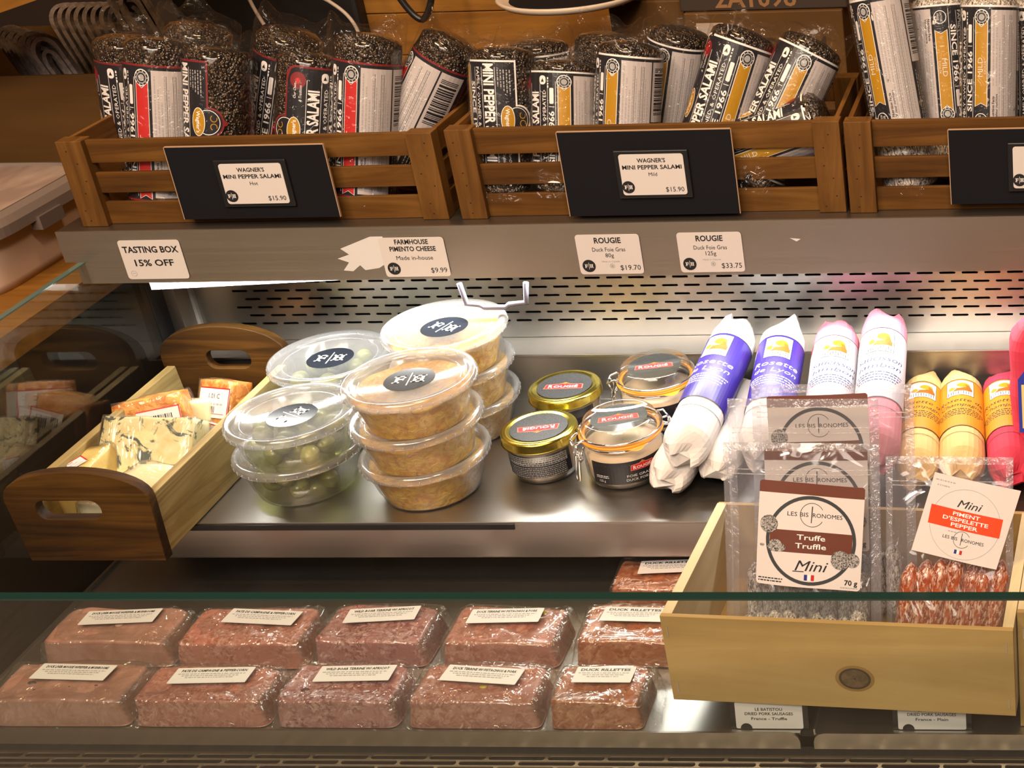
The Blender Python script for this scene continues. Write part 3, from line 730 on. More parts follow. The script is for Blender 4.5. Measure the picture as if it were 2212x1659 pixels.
# ---------------------------------------------------------------- deli tubs
LIDF = film('tub_lid_plastic', haze=0.30, base=0.12, edge=0.55, rough=0.16, crinkle=0.12, cscale=25, hazecol=(0.86,0.90,0.95))
TUBF = film('tub_body_plastic', haze=0.13, base=0.09, edge=0.40, rough=0.12, crinkle=0.05, cscale=30, hazecol=(0.9,0.92,0.95))
def pimento_mat():
    t = NT('pimento_cheese'); v = t.coords((1,1,1))
    n = t.noise(v, 130, 5, 0.65, 1.0); d = t.vor(v, 150); n2 = t.noise(v, 70, 2)
    c = t.ramp(n, [(0.36, (0.66,0.27,0.010)), (0.52, (0.86,0.48,0.035)), (0.70, (0.93,0.66,0.13))])
    sp = t.ramp(d, [(0.10, (1,1,1)), (0.16, (0,0,0))]); sel = t.ramp(n2, [(0.56, (0,0,0)), (0.60, (1,1,1))])
    c = t.mixc(t.math('MULTIPLY', sp, sel), c, (0.42,0.05,0.03))
    t.l(c, t.b.inputs['Base Color']); t.b.inputs['Roughness'].default_value = 0.45
    t.l(t.bump(n, 1.0, 0.004), t.b.inputs['Normal']); return t.m
PIM = pimento_mat()
olive_m = speckled('olive_skin', (0.20,0.23,0.03), (0.33,0.36,0.07), scale=60, rough=0.25, bump=0.08, coat=0.4)
TUB_H, RT, RB = 0.041, 0.0545, 0.0425
def tub_body_prof(): return [(0.0005,0.0012),(RB-0.004,0.0012),(RB-0.003,0.0),(RB,0.0008),(RB+0.0015,0.003),(RB+0.004,0.012),(RB+0.0055,0.014),(RT-0.001,TUB_H-0.006),(RT+0.0015,TUB_H-0.0045),(RT+0.0015,TUB_H-0.001)]
def lid_mesh():
    b = MB()
    b.lathe([(0.0005,TUB_H-0.0010),(0.0490,TUB_H-0.0010),(0.0505,TUB_H+0.0012),(0.0525,TUB_H+0.0030),(0.0555,TUB_H+0.0034),(0.0575,TUB_H+0.0026),(0.0584,TUB_H+0.0008),(0.0584,TUB_H-0.0042),(0.0574,TUB_H-0.0048),(0.0566,TUB_H-0.0040)], 80)
    b.lathe([(0.0440,TUB_H-0.0009),(0.0446,TUB_H-0.0002),(0.0452,TUB_H-0.0009)], 72)
    for k in range(40):                                  # little ribs round the skirt
        a = 2*PI*k/40 + 0.1; c, s_ = math.cos(a), math.sin(a)
        b.box(0.0582,-0.0004,TUB_H-0.0045,0.0590,0.0004,TUB_H-0.0005, 0, Matrix.Rotation(a,4,'Z'))
    return b.mesh('lid')
LIDM = lid_mesh(); LIDM.materials.append(LIDF)
for p in LIDM.polygons: p.use_smooth = True
BODM = MB().lathe(tub_body_prof(), 72).mesh('tub'); BODM.materials.append(TUBF)
for p in BODM.polygons: p.use_smooth = True
def sticker(rot, parent, z, r=0.0222):
    a = Art(); a.fh(0, 0, r, pbr('sticker_blue_black', (0.018,0.022,0.032), 0.16), 'inkw', 0, rot)
    me = a.mesh(lambda x, y, l: (x, y, z + l*0.0001)); return link('sticker', me, parent)
def filling(seed):
    rn = random.Random(seed); o = rn.uniform(0, 50)
    def fn(u, v):
        th = 2*PI*u
        if v <= 0.5:
            q = v/0.5; z = 0.0016 + q*0.031; r = RB-0.001 + (RT-RB-0.001)*q*0.86
            p = Vector((math.cos(th)*r, math.sin(th)*r, z)); r += 0.0006*noise.noise(p*120+Vector((o,0,0)))
            z += q*0.0035*noise.noise(Vector((math.cos(th)*2.2, math.sin(th)*2.2, o)))
            return (r*math.cos(th), r*math.sin(th), z)
        q = (v-0.5)/0.5; r = (RB-0.001 + (RT-RB-0.001)*0.86)*(1-q)
        z = 0.0326 + 0.0035*noise.noise(Vector((math.cos(th)*2.2, math.sin(th)*2.2, o)))*(1-q) + 0.0045*noise.noise(Vector((r*math.cos(th)*60, r*math.sin(th)*60, o)))*min(1,q*3)
        return (r*math.cos(th), r*math.sin(th), z)
    return MB().grid(fn, 84, 34, wrap=True).mesh('filling')
def tub(kind, x, y, z, rz, label, group, seed, stick=None, tilt=(0,0)):
    root = empty('pimento_cheese_tub' if kind == 'pim' else 'olive_tub', (x,y,z), (R(tilt[0]),R(tilt[1]),R(rz)))
    tag(root, label, 'tub', group)
    link('tub_body', BODM, root); link('lid', LIDM, root)
    if kind == 'pim':
        f = link('filling', filling(seed), root, [PIM], True)
    else:
        rn = random.Random(seed); pts = []; tries = 0
        while len(pts) < 15 and tries < 4000:
            tries += 1; a = rn.uniform(0, 2*PI); lay = rn.choice((0,0,1)); rr = (0.0315 if lay == 0 else 0.0345)*math.sqrt(rn.uniform(0.25, 1)); p = (rr*math.cos(a), rr*math.sin(a), 0.0115 + 0.0155*lay)
            if all((p[0]-q[0])**2+(p[1]-q[1])**2+(p[2]-q[2])**2 > 0.0182**2 for q in pts): pts.append(p)
        for p in pts:
            o = link('olive', OLIVE, root); o.location = p; o.rotation_euler = (rn.uniform(0,6), rn.uniform(0,6), 0)
        b = MB().lathe([(0.0005,0.0015),(RB-0.002,0.0016),(RB+0.004,0.0145),(0.0005,0.0150)], 48)
        link('brine', b.mesh('brine'), root, [film('brine', tint=(0.80,0.82,0.55), haze=0.06, base=0.03, edge=0.2, rough=0.05, hazecol=(0.5,0.5,0.2))], True)
    if stick is not None: sticker(stick - rz, root, TUB_H-0.0008)
    return root
def olive_mesh():
    def fn(u, v):
        a = PI*v; r = 0.0090*math.sin(a); z = -0.0112*math.cos(a)
        if v > 0.93: z -= 0.0012*(v-0.93)/0.07
        return (r*math.cos(2*PI*u), r*math.sin(2*PI*u), z)
    me = MB().grid(fn, 20, 16, wrap=True).mesh('olive'); me.materials.append(olive_m)
    for p in me.polygons: p.use_smooth = True
    return me
OLIVE = olive_mesh()
HT = TUB_H - 0.0010
gP, gO = 'tubs of pimento cheese', 'tubs of green olives'
tub('pim', -0.6010, 1.1470, ZS+0.0003, 20, 'bottom tub of pimento cheese in the front stack of three', gP, 1)
tub('pim', -0.5975, 1.1400, ZS+HT+0.001, 50, 'middle tub of pimento cheese in the front stack of three', gP, 2)
tub('pim', -0.5925, 1.1340, ZS+2*HT+0.002, 80, 'top tub of pimento cheese in the front stack, pale mark sticker on lid', gP, 3, 8)
tub('pim', -0.6100, 1.2580, ZS+0.0003, 10, 'bottom tub of pimento cheese in the rear stack of three', gP, 4)
tub('pim', -0.6060, 1.2500, ZS+HT+0.001, 30, 'middle tub of pimento cheese in the rear stack of three', gP, 5)
tub('pim', -0.6020, 1.2420, ZS+2*HT+0.002, 70, 'top tub of pimento cheese in the rear stack, under the white light clip', gP, 6, -20)
tub('oli', -0.7260, 1.1560, ZS+0.0003, 0, 'lower tub of green olives in the front pair beside the wooden tray', gO, 11)
tub('oli', -0.7165, 1.1440, ZS+HT+0.001, 40, 'upper tub of green olives in the front pair, sticker reading sideways', gO, 12, 62)
tub('oli', -0.7400, 1.2640, ZS+0.0003, 0, 'lower tub of green olives behind, hidden under its twin', gO, 13)
tub('oli', -0.7330, 1.2600, ZS+HT+0.001, 10, 'rear tub of green olives with dark black house sticker on its lid', gO, 14, 4)

# ---------------------------------------------------------------- foie gras jars
GLASSJ = film('jar_glass', haze=0.015, base=0.10, edge=0.75, rough=0.02, tint=(0.97,0.99,0.97))
cream = pbr('foie_gras_cream', (0.74,0.55,0.38), 0.5, sss=0.2); goldlid = pbr('gold_lid', (0.62,0.52,0.10), 0.22, 1.0)
gasket = pbr('orange_rubber', (0.85,0.33,0.03), 0.35)
def curved_art(art, rad, zc, ang0, parent, name, cuts):
    me = art.mesh(lambda x, y, l: (( rad+0.0002+l*0.0001)*math.cos(-PI/2+x/rad+ang0), (rad+0.0002+l*0.0001)*math.sin(-PI/2+x/rad+ang0), zc+y), cuts)
    return link(name, me, parent)
def lid_sticker(parent, z, r, rot):
    a = Art(); a.disc(0,0,r,speckled('lid_black_print', (0.03,0.032,0.036), (0.075,0.08,0.085), scale=900, rough=0.35, bump=0.3),0); a.rougie(0,-r*0.08,r*1.45,1,rot)
    return link('lid_sticker', a.mesh(lambda x, y, l: (x, y, z+l*0.0001)), parent)
def screw_jar(x, y, rz, lrot, label, back=True):
    root = empty('foie_gras_jar', (x,y,ZS+0.0002), (0,0,R(rz))); tag(root, label, 'jar', 'gold lidded foie gras jars')
    link('jar_glass', MB().lathe([(0.0005,0.0015),(0.024,0.0010),(0.0265,0.0),(0.0285,0.002),(0.0300,0.010),(0.0325,0.030),(0.0335,0.036),(0.0325,0.0385)],56).mesh(), root, [GLASSJ], True)
    link('filling', MB().lathe([(0.0005,0.002),(0.0262,0.0024),(0.0288,0.010),(0.0312,0.030),(0.0318,0.0345),(0.0005,0.0350)],48).mesh(), root, [cream], True)
    lid = link('lid', MB().lathe([(0.0005,0.0465),(0.0280,0.0465),(0.0290,0.0475),(0.0318,0.0475),(0.0325,0.0468),(0.0330,0.0470),(0.0347,0.0462),(0.0355,0.0445),(0.0355,0.0385),(0.0362,0.0375),(0.0350,0.0365),(0.0335,0.0368)],64).mesh(), root, [goldlid], True)
    lid_sticker(lid, 0.0467, 0.0268, lrot - rz)
    a = Art(); a.rr(-0.034, -0.011, 0.034, 0.0125, 0.001, 'lab', 0)
    if back:
        a.rect(-0.031, 0.0015, 0.030, 0.0105, 'grey', 1)
        for k in range(4): a.scribble(-0.030, 0.029, 0.0090-0.0021*k, 0.0010, 'ink', 2, seed=60+k)
        for k in range(6): a.scribble(-0.030, 0.028, -0.0005-0.0019*k, 0.0008, 'grey', 1, seed=70+k)
        a.rect(-0.052, -0.010, -0.037, 0.010, 'paper', 0); a.barcode(-0.050, -0.009, -0.038, 0.009, 'ink', 1, 6)
    else:
        a.rougie(0, 0.003, 0.026, 1)
    curved_art(a, 0.0316, 0.0205, 0.12, root, 'jar_label', ('x', -0.053, 0.035, 26))
    return root
screw_jar(-0.5030, 1.1790, 0, -168, 'gold lidded foie gras jar in front, its red banner upside down')
screw_jar(-0.5040, 1.2620, 0, 3, 'gold lidded foie gras jar behind, its red banner upright', False)
def clip_jar(x, y, rz, label, lrot, latch, front):
    root = empty('clip_top_jar', (x,y,ZS+0.0002), (0,0,R(rz))); tag(root, label, 'jar', 'clip top foie gras jars')
    rr = 0.0375
    link('jar_glass', MB().lathe([(0.0005,0.002),(0.030,0.0015),(0.0325,0.0),(0.0350,0.003),(rr-0.0005,0.010),(rr,0.028),(rr-0.0005,0.0355),(rr-0.0035,0.0395),(rr-0.0035,0.0420),(rr,0.0440),(rr,0.0460)],64).mesh(), root, [GLASSJ], True)
    link('filling', MB().lathe([(0.0005,0.003),(0.0320,0.0035),(rr-0.0022,0.010),(rr-0.0018,0.0345),(0.0005,0.0355)],56).mesh(), root, [cream], True)
    def gk(u, v):
        th = 2*PI*u; r = (0.0330 if v < 0.5 else 0.0388); 
        if v >= 0.5: r += 0.0075*math.exp(-((math.degrees(th)-(305))/11)**2)
        return (r*math.cos(th), r*math.sin(th), 0.0462 + (0.0 if v < 0.5 else -0.0006))
    link('rubber_seal', MB().grid(gk, 96, 1, wrap=True).lathe([(0.0388,0.0456),(0.0393,0.0465),(0.0388,0.0475),(0.0335,0.0475)],64).mesh(), root, [gasket], True)
    link('lid', MB().lathe([(0.0005,0.0600),(0.0290,0.0600),(0.0300,0.0612),(0.0318,0.0616),(0.0332,0.0606),(0.0338,0.0580),(0.0352,0.0560),(0.0362,0.0530),(0.0375,0.0505),(0.0375,0.0478),(0.0330,0.0470)],64).mesh(), root, [film('thick_lid_glass', haze=0.02, base=0.14, edge=0.9, rough=0.03, tint=(0.96,0.98,0.95))], True)
    lid_sticker(root, 0.0595, 0.0262, lrot - rz)
    a = Art(); a.rr(-0.036, -0.0115, 0.036, 0.0115, 0.0008, 'lab', 0); a.rougie(0.014, 0.0045, 0.024, 1)
    a.text('FOIE GRAS DE', 0.013, -0.0035, 0.0024, 'inkw', 1, width=0.030); a.text('DUCK FOIE GRAS', 0.013, -0.0075, 0.0024, 'inkw', 1, width=0.032)
    a.text('125 g', -0.026, -0.0080, 0.0022, 'inkw', 1); a.scribble(-0.032,-0.019,-0.0045,0.0008,'inkw',1,seed=3); a.scribble(-0.032,-0.019,-0.0028,0.0008,'inkw',1,seed=4)
    curved_art(a, rr-0.0002, 0.0200, front, root, 'jar_label', ('x', -0.036, 0.036, 22))
    # wire bail and clasp
    b = MB(); wr = 0.0010
    b.tube([((rr-0.0028)*math.cos(t*2*PI/40), (rr-0.0028)*math.sin(t*2*PI/40), 0.0410) for t in range(40)], wr, 6, closed=True)
    def pol(r, deg, z): t = R(deg); return (r*math.cos(t), r*math.sin(t), z)
    L_ = latch
    b.tube([pol(0.0385, L_-13, 0.0500), pol(0.0400, L_-12, 0.0510), pol(0.0455, L_-9, 0.0490), pol(0.0480, L_-6, 0.0460), pol(0.0480, L_+6, 0.0460), pol(0.0455, L_+9, 0.0490), pol(0.0400, L_+12, 0.0510), pol(0.0385, L_+13, 0.0500)], 0.0011, 6)
    b.tube([pol(0.0385, L_-9, 0.0430), pol(0.0430, L_-11, 0.0380), pol(0.0415, L_-12, 0.0330), pol(0.0440, L_-7, 0.0280), pol(0.0425, L_-3, 0.0320)], 0.0009, 6)
    b.tube([pol(0.0385, L_+9, 0.0430), pol(0.0430, L_+11, 0.0380), pol(0.0415, L_+12, 0.0330), pol(0.0440, L_+7, 0.0280), pol(0.0425, L_+3, 0.0320)], 0.0009, 6)
    b.tube([pol(0.0465, L_-7, 0.0470), pol(0.0440, L_-10, 0.0400), pol(0.0460, L_-9, 0.0330)], 0.0009, 6)
    b.tube([pol(0.0465, L_+7, 0.0470), pol(0.0440, L_+10, 0.0400), pol(0.0460, L_+9, 0.0330)], 0.0009, 6)
    b.tube([pol(0.0425, L_-7, 0.0330), pol(0.0450, L_-7, 0.0300), pol(0.0470, L_-6, 0.0100), pol(0.0478, L_, 0.0070), pol(0.0470, L_+6, 0.0100), pol(0.0450, L_+7, 0.0300), pol(0.0425, L_+7, 0.0330)], 0.0011, 6)
    b.tube([pol(0.0382, t, 0.0508) for t in range(int(L_)+13, int(L_)+347, 12)], 0.0010, 6)
    H = L_+180
    b.tube([pol(0.0385, H-12, 0.0500), pol(0.0450, H-9, 0.0500), pol(0.0475, H-4, 0.0440), pol(0.0450, H+2, 0.0380), pol(0.0385, H+6, 0.0410)], 0.0010, 6)
    b.tube([pol(0.0385, H+12, 0.0500), pol(0.0450, H+9, 0.0500), pol(0.0475, H+4, 0.0440), pol(0.0450, H-2, 0.0380), pol(0.0385, H-6, 0.0410)], 0.0010, 6)
    b.obj('wire_clasp', M['chrome'], root, smooth=True)
    return root
clip_jar(-0.4230, 1.1740, 0, 'clip top foie gras jar in front, wire clasp hanging at its left', 16, 215, 0.35)
clip_jar(-0.4160, 1.2790, 0, 'clip top foie gras jar behind with bright orange rubber seal', 13, 190, 0.62)

# ---------------------------------------------------------------- paper wrapped dry sausages
def paper_mat(name, a, b): return speckled(name, a, b, scale=14, rough=0.75, bump=0.35, lo=0.35, hi=0.7, dist=0.003)
def dancer_band(bandcol, txtcol, txt, sub, L0=0.0):
    a = Art(); w2 = 0.062; y0, y1 = 0.056, 0.143
    a.rect(-w2, y0, w2, y1, bandcol, 0)
    a.rect(-w2, y1-0.0008, w2, y1, 'ink', 1); a.rect(-w2, y0, w2, y0+0.0008, 'ink', 1); a.rect(-w2, y0-0.0110, w2, y0-0.0104, 'ink', 0)
    a.poly([(-0.036,y1-0.032),(-0.030,y1-0.032),(-0.024,y1-0.003),(-0.030,y1-0.003)], 'inkw', 1); a.poly([(-0.033,y1-0.015),(-0.0285,y1-0.015),(-0.024,y1-0.003),(-0.030,y1-0.003)], 'red', 2)
    x0, x1, b0, b1 = -0.013, 0.014, y1-0.031, y1-0.0025
    a.rect(x0, b0, x1, b1, 'ink', 1); a.rect(x0+0.0006, b0+0.0006, x1-0.0006, b1-0.0006, 'inkw', 2)
    og = pbr('sausage_print_orange', (0.42,0.10,0.004), 0.5); oy = pbr('sausage_print_yellow', (0.66,0.25,0.008), 0.5)
    for k in range(10): a.rect(x0+0.002+0.0024*k, b0+0.0015, x0+0.0026+0.0024*k, b0+0.0075, 'ink', 3)
    a.poly([(x0+0.006,b0+0.008),(x1-0.002,b0+0.008),(x1-0.002,b0+0.013),(x1-0.007,b0+0.0155),(x0+0.010,b0+0.0125)], og, 3)
    a.disc(x0+0.0055, b0+0.0130, 0.0030, oy, 4); a.disc(x0+0.0165, b0+0.0190, 0.0062, oy, 4, ry=0.0042); a.poly([(x0+0.018,b0+0.020),(x0+0.0225,b0+0.018),(x1-0.002,b0+0.010),(x1-0.006,b0+0.010)], og, 5)
    a.rect(x0+0.007,b0+0.0125,x0+0.014,b0+0.0135,oy,4)
    a.text(txt, 0.001, b0-0.0085, 0.0062, txtcol, 1, width=0.046, slant=0.35, arc=0.002, bold=-0.005); a.text(sub, 0.001, b0-0.0175, 0.0055, txtcol, 1, width=0.044, slant=0.35, arc=0.002, bold=-0.005)
    for k in range(4): a.scribble(-0.026+0.002*k, 0.026-0.002*k, b0-0.0255-0.0032*k, 0.0013, txtcol, 1, seed=80+k)
    return a
BANDS = {
    'violet': dancer_band(pbr('violet_print', (0.045,0.025,0.26), 0.35), 'inkw', 'Rosette', 'de Lyon'),
    'white': dancer_band(pbr('band_white', (0.46,0.44,0.49), 0.45), pbr('blue_ink', (0.02,0.03,0.12), 0.5), 'saucisson', 'jambon'),
    'amber': dancer_band(pbr('amber_print', (0.56,0.22,0.012), 0.45), 'ink', 'Rosette de', 'Champagne')}
_bm = {}
def wrapped(base, top, rad, band, paper, roll, label, seed=0, fold=0.0, name='wrapped_sausage', grp='paper wrapped dry sausages'):
    base, top = Vector(base), Vector(top); L = (top-base).length; d = (top-base)/L
    up = Vector((0,-0.45,1)); y = -(up - d*up.dot(d)).normalized(); x = y.cross(d)
    mw = Matrix((x, y, d)).transposed().to_4x4(); mw.translation = base
    root = empty(name); root.matrix_world = mw; tag(root, label, 'sausage', grp)
    rn = random.Random(seed); o = rn.uniform(0, 90); fa = rn.uniform(-0.5, 0.5) + fold
    def fn(u, v):
        th = 2*PI*u; c, s_ = math.cos(th), math.sin(th); z = L*v; r = rad
        # paper is twisted flat at the far end and tucked in pleats at the near end
        a = min(1.0, (L-z)/0.030); b2 = min(1.0, z/0.022)
        sx = 0.62 + 0.38*a**0.6; sy = 0.12 + 0.88*a**0.75
        if b2 < 1: q = 0.30 + 0.70*b2**0.6; sx *= q + 0.25*(1-b2); sy *= q
        px, py = r*c*sx, r*s_*sy
        cf, sf = math.cos(fa), math.sin(fa); px, py = cf*px - sf*py, sf*px + cf*py
        n = noise.noise(Vector((c*1.4, s_*1.4, z*22 + o))); cr = abs(noise.noise(Vector((c*2.4, s_*2.4, z*40 + o))))
        endk = 1.0 - min(a, b2)
        k = 1 + 0.025*n + (0.16*endk)*(cr-0.25)
        return (px*k, py*k, z + endk*0.006*math.sin(th*3+o))
    b = MB(); b.grid(fn, 26, 34, wrap=True); b.f += [tuple(range(26))[::-1], tuple(range(34*26, 35*26))]; b.mi += [0, 0]
    link('paper_wrap', b.mesh('wrap'), root, [paper])
    k = (band, round(rad,4))
    if band:
        if k not in _bm: _bm[k] = BANDS[band].mesh(lambda xx, yy, l: ((rad*1.025+l*0.00012)*math.cos(-PI/2+xx/rad), (rad*1.025+l*0.00012)*math.sin(-PI/2+xx/rad), yy), ('x', -0.062, 0.062, 40), 'band')
        lo = link('label_band', _bm[k], root, None, False); sc = L/0.185
        lo.matrix_local = Matrix.Rotation(roll, 4, 'Z') @ Matrix.Diagonal((1,1,sc,1)); 
    return root
WP = paper_mat('white_wrap_paper', (0.66,0.63,0.62), (0.72,0.70,0.70)); PP = paper_mat('pink_wrap_paper', (0.62,0.20,0.28), (0.68,0.28,0.36))
YP = paper_mat('cream_wrap_paper', (0.62,0.40,0.15), (0.68,0.47,0.21)); RP = paper_mat('red_wrap_paper', (0.52,0.020,0.055), (0.58,0.035,0.08))
wrapped((-0.356,1.125,0.882), (-0.334,1.322,0.9230), 0.0225, 'violet', WP, -0.2, 'white paper sausage with violet band lying askew on top, nearest the jars', 1, 0.3)
wrapped((-0.372,1.118,0.861), (-0.352,1.300,0.8640), 0.0210, None, WP, 0, 'white wrapped sausage under the leaning violet banded one, end showing', 2)
wrapped((-0.328,1.135,0.861), (-0.325,1.305,0.8640), 0.0205, None, WP, 0, 'white wrapped sausage end tucked beneath, touching the clear pouches', 3)
wrapped((-0.283,1.125,0.880), (-0.289,1.322,0.9200), 0.0225, 'violet', WP, 0.1, 'white paper sausage with violet band, second from left, behind the pouches', 4, -0.4)
wrapped((-0.226,1.125,0.880), (-0.236,1.322,0.9190), 0.0225, 'white', PP, 0.15, 'pink paper sausage with white band, shorter of the pink pair', 5)
wrapped((-0.178,1.110,0.884), (-0.188,1.322,0.9300), 0.0225, 'white', PP, 0.0, 'pink paper sausage with white band reaching highest on the back ledge', 6)
wrapped((-0.143,1.120,0.8615), (-0.152,1.312,0.8630), 0.0205, 'amber', YP, 0.1, 'cream paper sausage with amber band beside the tall pink one', 7)
wrapped((-0.1015,1.120,0.8625), (-0.1150,1.310,0.8650), 0.0215, 'amber', YP, 0.0, 'cream paper sausage with amber band next to the red one', 8)
wrapped((-0.0570,1.120,0.8620), (-0.0735,1.312,0.8640), 0.0210, 'amber', RP, -0.1, 'red paper sausage with amber band, partly behind the big red packet', 9)
def red_packet():
    root = empty('red_packet', (-0.0200, 1.205, 0.900), (R(-12), 0, R(4))); tag(root, 'large red wrapped packet with blue framed yellow label at the right edge', 'packet')
    def fn(u, v):
        th = 2*PI*u; c, s_ = math.cos(th), math.sin(th); z = -0.058 + 0.135*v
        e = min(1, (1-v)/0.16, v/0.10); k = 1.0 - 0.45*(1-e)**1.6
        n = noise.noise(Vector((c*1.3, s_*1.3, v*5)))
        x = 0.040*math.copysign(abs(c)**0.45, c)*k*(1+0.05*n); y = 0.036*math.copysign(abs(s_)**0.45, s_)*(k if v > 0.5 else 1)*(1+0.05*n)
        return (x, y, z)
    b = MB().grid(fn, 28, 16, wrap=True); b.f += [tuple(range(28))[::-1], tuple(range(16*28, 17*28))]; b.mi += [0,0]
    link('paper_wrap', b.mesh('pk'), root, [RP])
    a = Art(); a.poly([(-0.034,-0.030),(0.03,-0.030),(0.03,0.030),(-0.026,0.030),(-0.034,0.020)], pbr('blue_print', (0.03,0.05,0.40), 0.4), 0); a.rect(-0.031,-0.026,0.03,0.015,pbr('yellow_print', (0.80,0.62,0.25), 0.5),1)
    for k in range(6): a.scribble(-0.027,0.028,-0.005-0.003*k,0.0012,'grey',2,seed=k)
    link('label', a.mesh(lambda x, y, l: (x, -0.0385-l*0.0001, y+0.008)), root)
red_packet()

# ---------------------------------------------------------------- wooden tasting tray and its cheeses
def tasting_tray():
    root = empty('serving_tray', (-0.858, 1.165, ZS)); tag(root, 'wooden serving tray with arched ends and slot handles, hanging over the shelf edge', 'tray')
    def end(name, y, w0, w1, zc, za, hx0, hx1, hz0, hz1, th, shift=0.0):
        pts = [(-w0/2,0.0005),(w0/2,0.0005),(w1/2,zc)]
        for k in range(1, 20):
            a = PI*k/20; pts.append((w1/2*math.cos(a), zc + (za-zc)*math.sin(a)**0.85))
        pts.append((-w1/2, zc))
        me = fn_mesh(sheet(pts, [rrect(hx0,hz0,hx1,hz1,(hz1-hz0)*0.47,6)], depth=th, bevel=0.0008), lambda c: (c.x+shift, y - c.z, c.y))
        return link(name, me, root, [woodT])
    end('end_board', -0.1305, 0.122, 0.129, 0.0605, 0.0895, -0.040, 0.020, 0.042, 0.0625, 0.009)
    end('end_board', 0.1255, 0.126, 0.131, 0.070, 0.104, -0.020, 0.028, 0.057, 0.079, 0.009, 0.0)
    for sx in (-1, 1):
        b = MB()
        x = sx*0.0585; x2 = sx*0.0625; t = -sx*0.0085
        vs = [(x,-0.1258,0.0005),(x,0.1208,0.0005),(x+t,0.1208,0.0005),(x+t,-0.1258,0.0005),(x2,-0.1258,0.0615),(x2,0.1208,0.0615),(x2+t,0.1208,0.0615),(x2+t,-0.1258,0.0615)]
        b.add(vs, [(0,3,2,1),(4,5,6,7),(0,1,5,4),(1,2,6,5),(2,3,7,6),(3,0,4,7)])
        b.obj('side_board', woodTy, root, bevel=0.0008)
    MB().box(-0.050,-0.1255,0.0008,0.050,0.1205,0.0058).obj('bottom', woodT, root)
    return root
tasting_tray()
wrapf = film('cling_film', haze=0.05, base=0.06, edge=0.45, rough=0.10, crinkle=1.0, cscale=45, hazecol=(0.95,0.93,0.85), stretch=(1,1,0.5), cd=0.002, ridge=True)
def cheese(name, cat, pts2, z0, z1, mats, label, rot=(0,0,0), loc=(0,0,0), rind=None, top_taper=0.96, lab=None, seed=0):
    """wedge of cheese from a plan outline, wrapped in cling film"""
    root = empty(name, loc, tuple(R(a) for a in rot)); tag(root, label, cat, 'wrapped cheeses in the tasting tray')
    n = len(pts2); cx = sum(p[0] for p in pts2)/n; cy = sum(p[1] for p in pts2)/n
    outline = []
    for i in range(n):
        a, b = Vector(pts2[i]), Vector(pts2[(i+1) % n]); 
        for k in range(8): outline.append(a.lerp(b, (k+0.08)/8.2))
    N = len(outline)
    def fn(grow, lump, sd):
        def f(u, v):
            i = int(round(u*N)) % N; p = outline[i]
            if v < 0.2: q = v/0.2; k, z = 0.02+0.96*q, z0
            elif v < 0.8: q = (v-0.2)/0.6; k, z = 0.99 + (top_taper-0.99)*q, z0+(z1-z0)*q
            else: q = (v-0.8)/0.2; k, z = (top_taper-0.02)*(1-q)+0.001, z1
            x, y = cx+(p.x-cx)*k*grow, cy+(p.y-cy)*k*grow
            w = noise.noise(Vector((x*45+sd, y*45, z*45)))*lump
            return (x+w*0.6, y+w*0.5, z+w + (0.0012 if (v >= 0.8 and grow > 1) else 0))
        return f
    body = MB().grid(fn(1.0, 0.0016, seed), N, 20, wrap=True).obj('cheese', mats[0], root, smooth=True)
    if rind:
        b = MB(); e0, e1 = rind[0], rind[1]
        def rf(u, v):
            a, c = Vector(pts2[e0]), Vector(pts2[e1]); p = a.lerp(c, u); k = 1.012; kk = 1+(top_taper-1)*v
            x, y = cx+(p.x-cx)*k*kk, cy+(p.y-cy)*k*kk; w = noise.noise(Vector((x*120, y*120, v*6)))*0.0008
            return (x+w, y+w, z0+(z1-z0)*v)
        b.grid(rf, 16, 8); b.obj('rind', mats[1], root, smooth=True)
    MB().grid(fn(1.045, 0.0028, seed+9), N, 20, wrap=True).obj('cling_film', wrapf, root, smooth=True)
    if lab:
        (lx, ly, lz), lr, lw, lh, st = lab
        a = Art(); a.rect(-lw/2,lh/2-0.0012,lw/2,lh/2,'red',1); a.rect(lw/2-0.0012,-lh/2,lw/2,lh/2,'red',1)
        a.text(st, 0, lh*0.22, lh*0.16, 'ink', 1)
        if st.startswith(' '): a.barcode(-lw*0.38, -lh*0.30, lw*0.30, lh*0.18, 'ink', 1, 9)
        else: a.scribble(-lw*0.38, lw*0.3, -lh*0.05, lh*0.06, 'grey', 1, seed=2); a.rect(-lw*0.40,-lh*0.38,lw*0.38,-lh*0.36,'red',1); a.barcode(-lw*0.38, -lh*0.34, lw*0.05, -lh*0.12, 'ink', 1, 9)
        o = card_obj('label', a, lw, lh, 0.001, root, 0.0003, 'paper'); o.location = (lx,ly,lz); o.rotation_euler = tuple(R(q) for q in lr)
    return root
def blue_mat():
    t = NT('blue_cheese'); v = t.coords((1,1,1)); n = t.noise(v, 42, 4, 0.6, 2.5); n2 = t.noise(v, 90, 3)
    base = t.ramp(n2, [(0.3,(0.62,0.55,0.25)),(0.7,(0.78,0.74,0.46))]); vein = t.ramp(n, [(0.53,(0,0,0)),(0.60,(1,1,1))])
    t.l(t.mixc(vein, base, (0.075,0.10,0.09)), t.b.inputs['Base Color']); t.b.inputs['Roughness'].default_value = 0.45
    t.l(t.bump(n2, 0.5, 0.001), t.b.inputs['Normal']); return t.m
orange_rind = speckled('washed_rind', (0.50,0.16,0.02), (0.80,0.38,0.08), scale=90, rough=0.5, bump=0.8, dist=0.002)
dark_rind = speckled('dark_rind', (0.035,0.022,0.012), (0.14,0.10,0.05), scale=200, rough=0.8, bump=0.8)
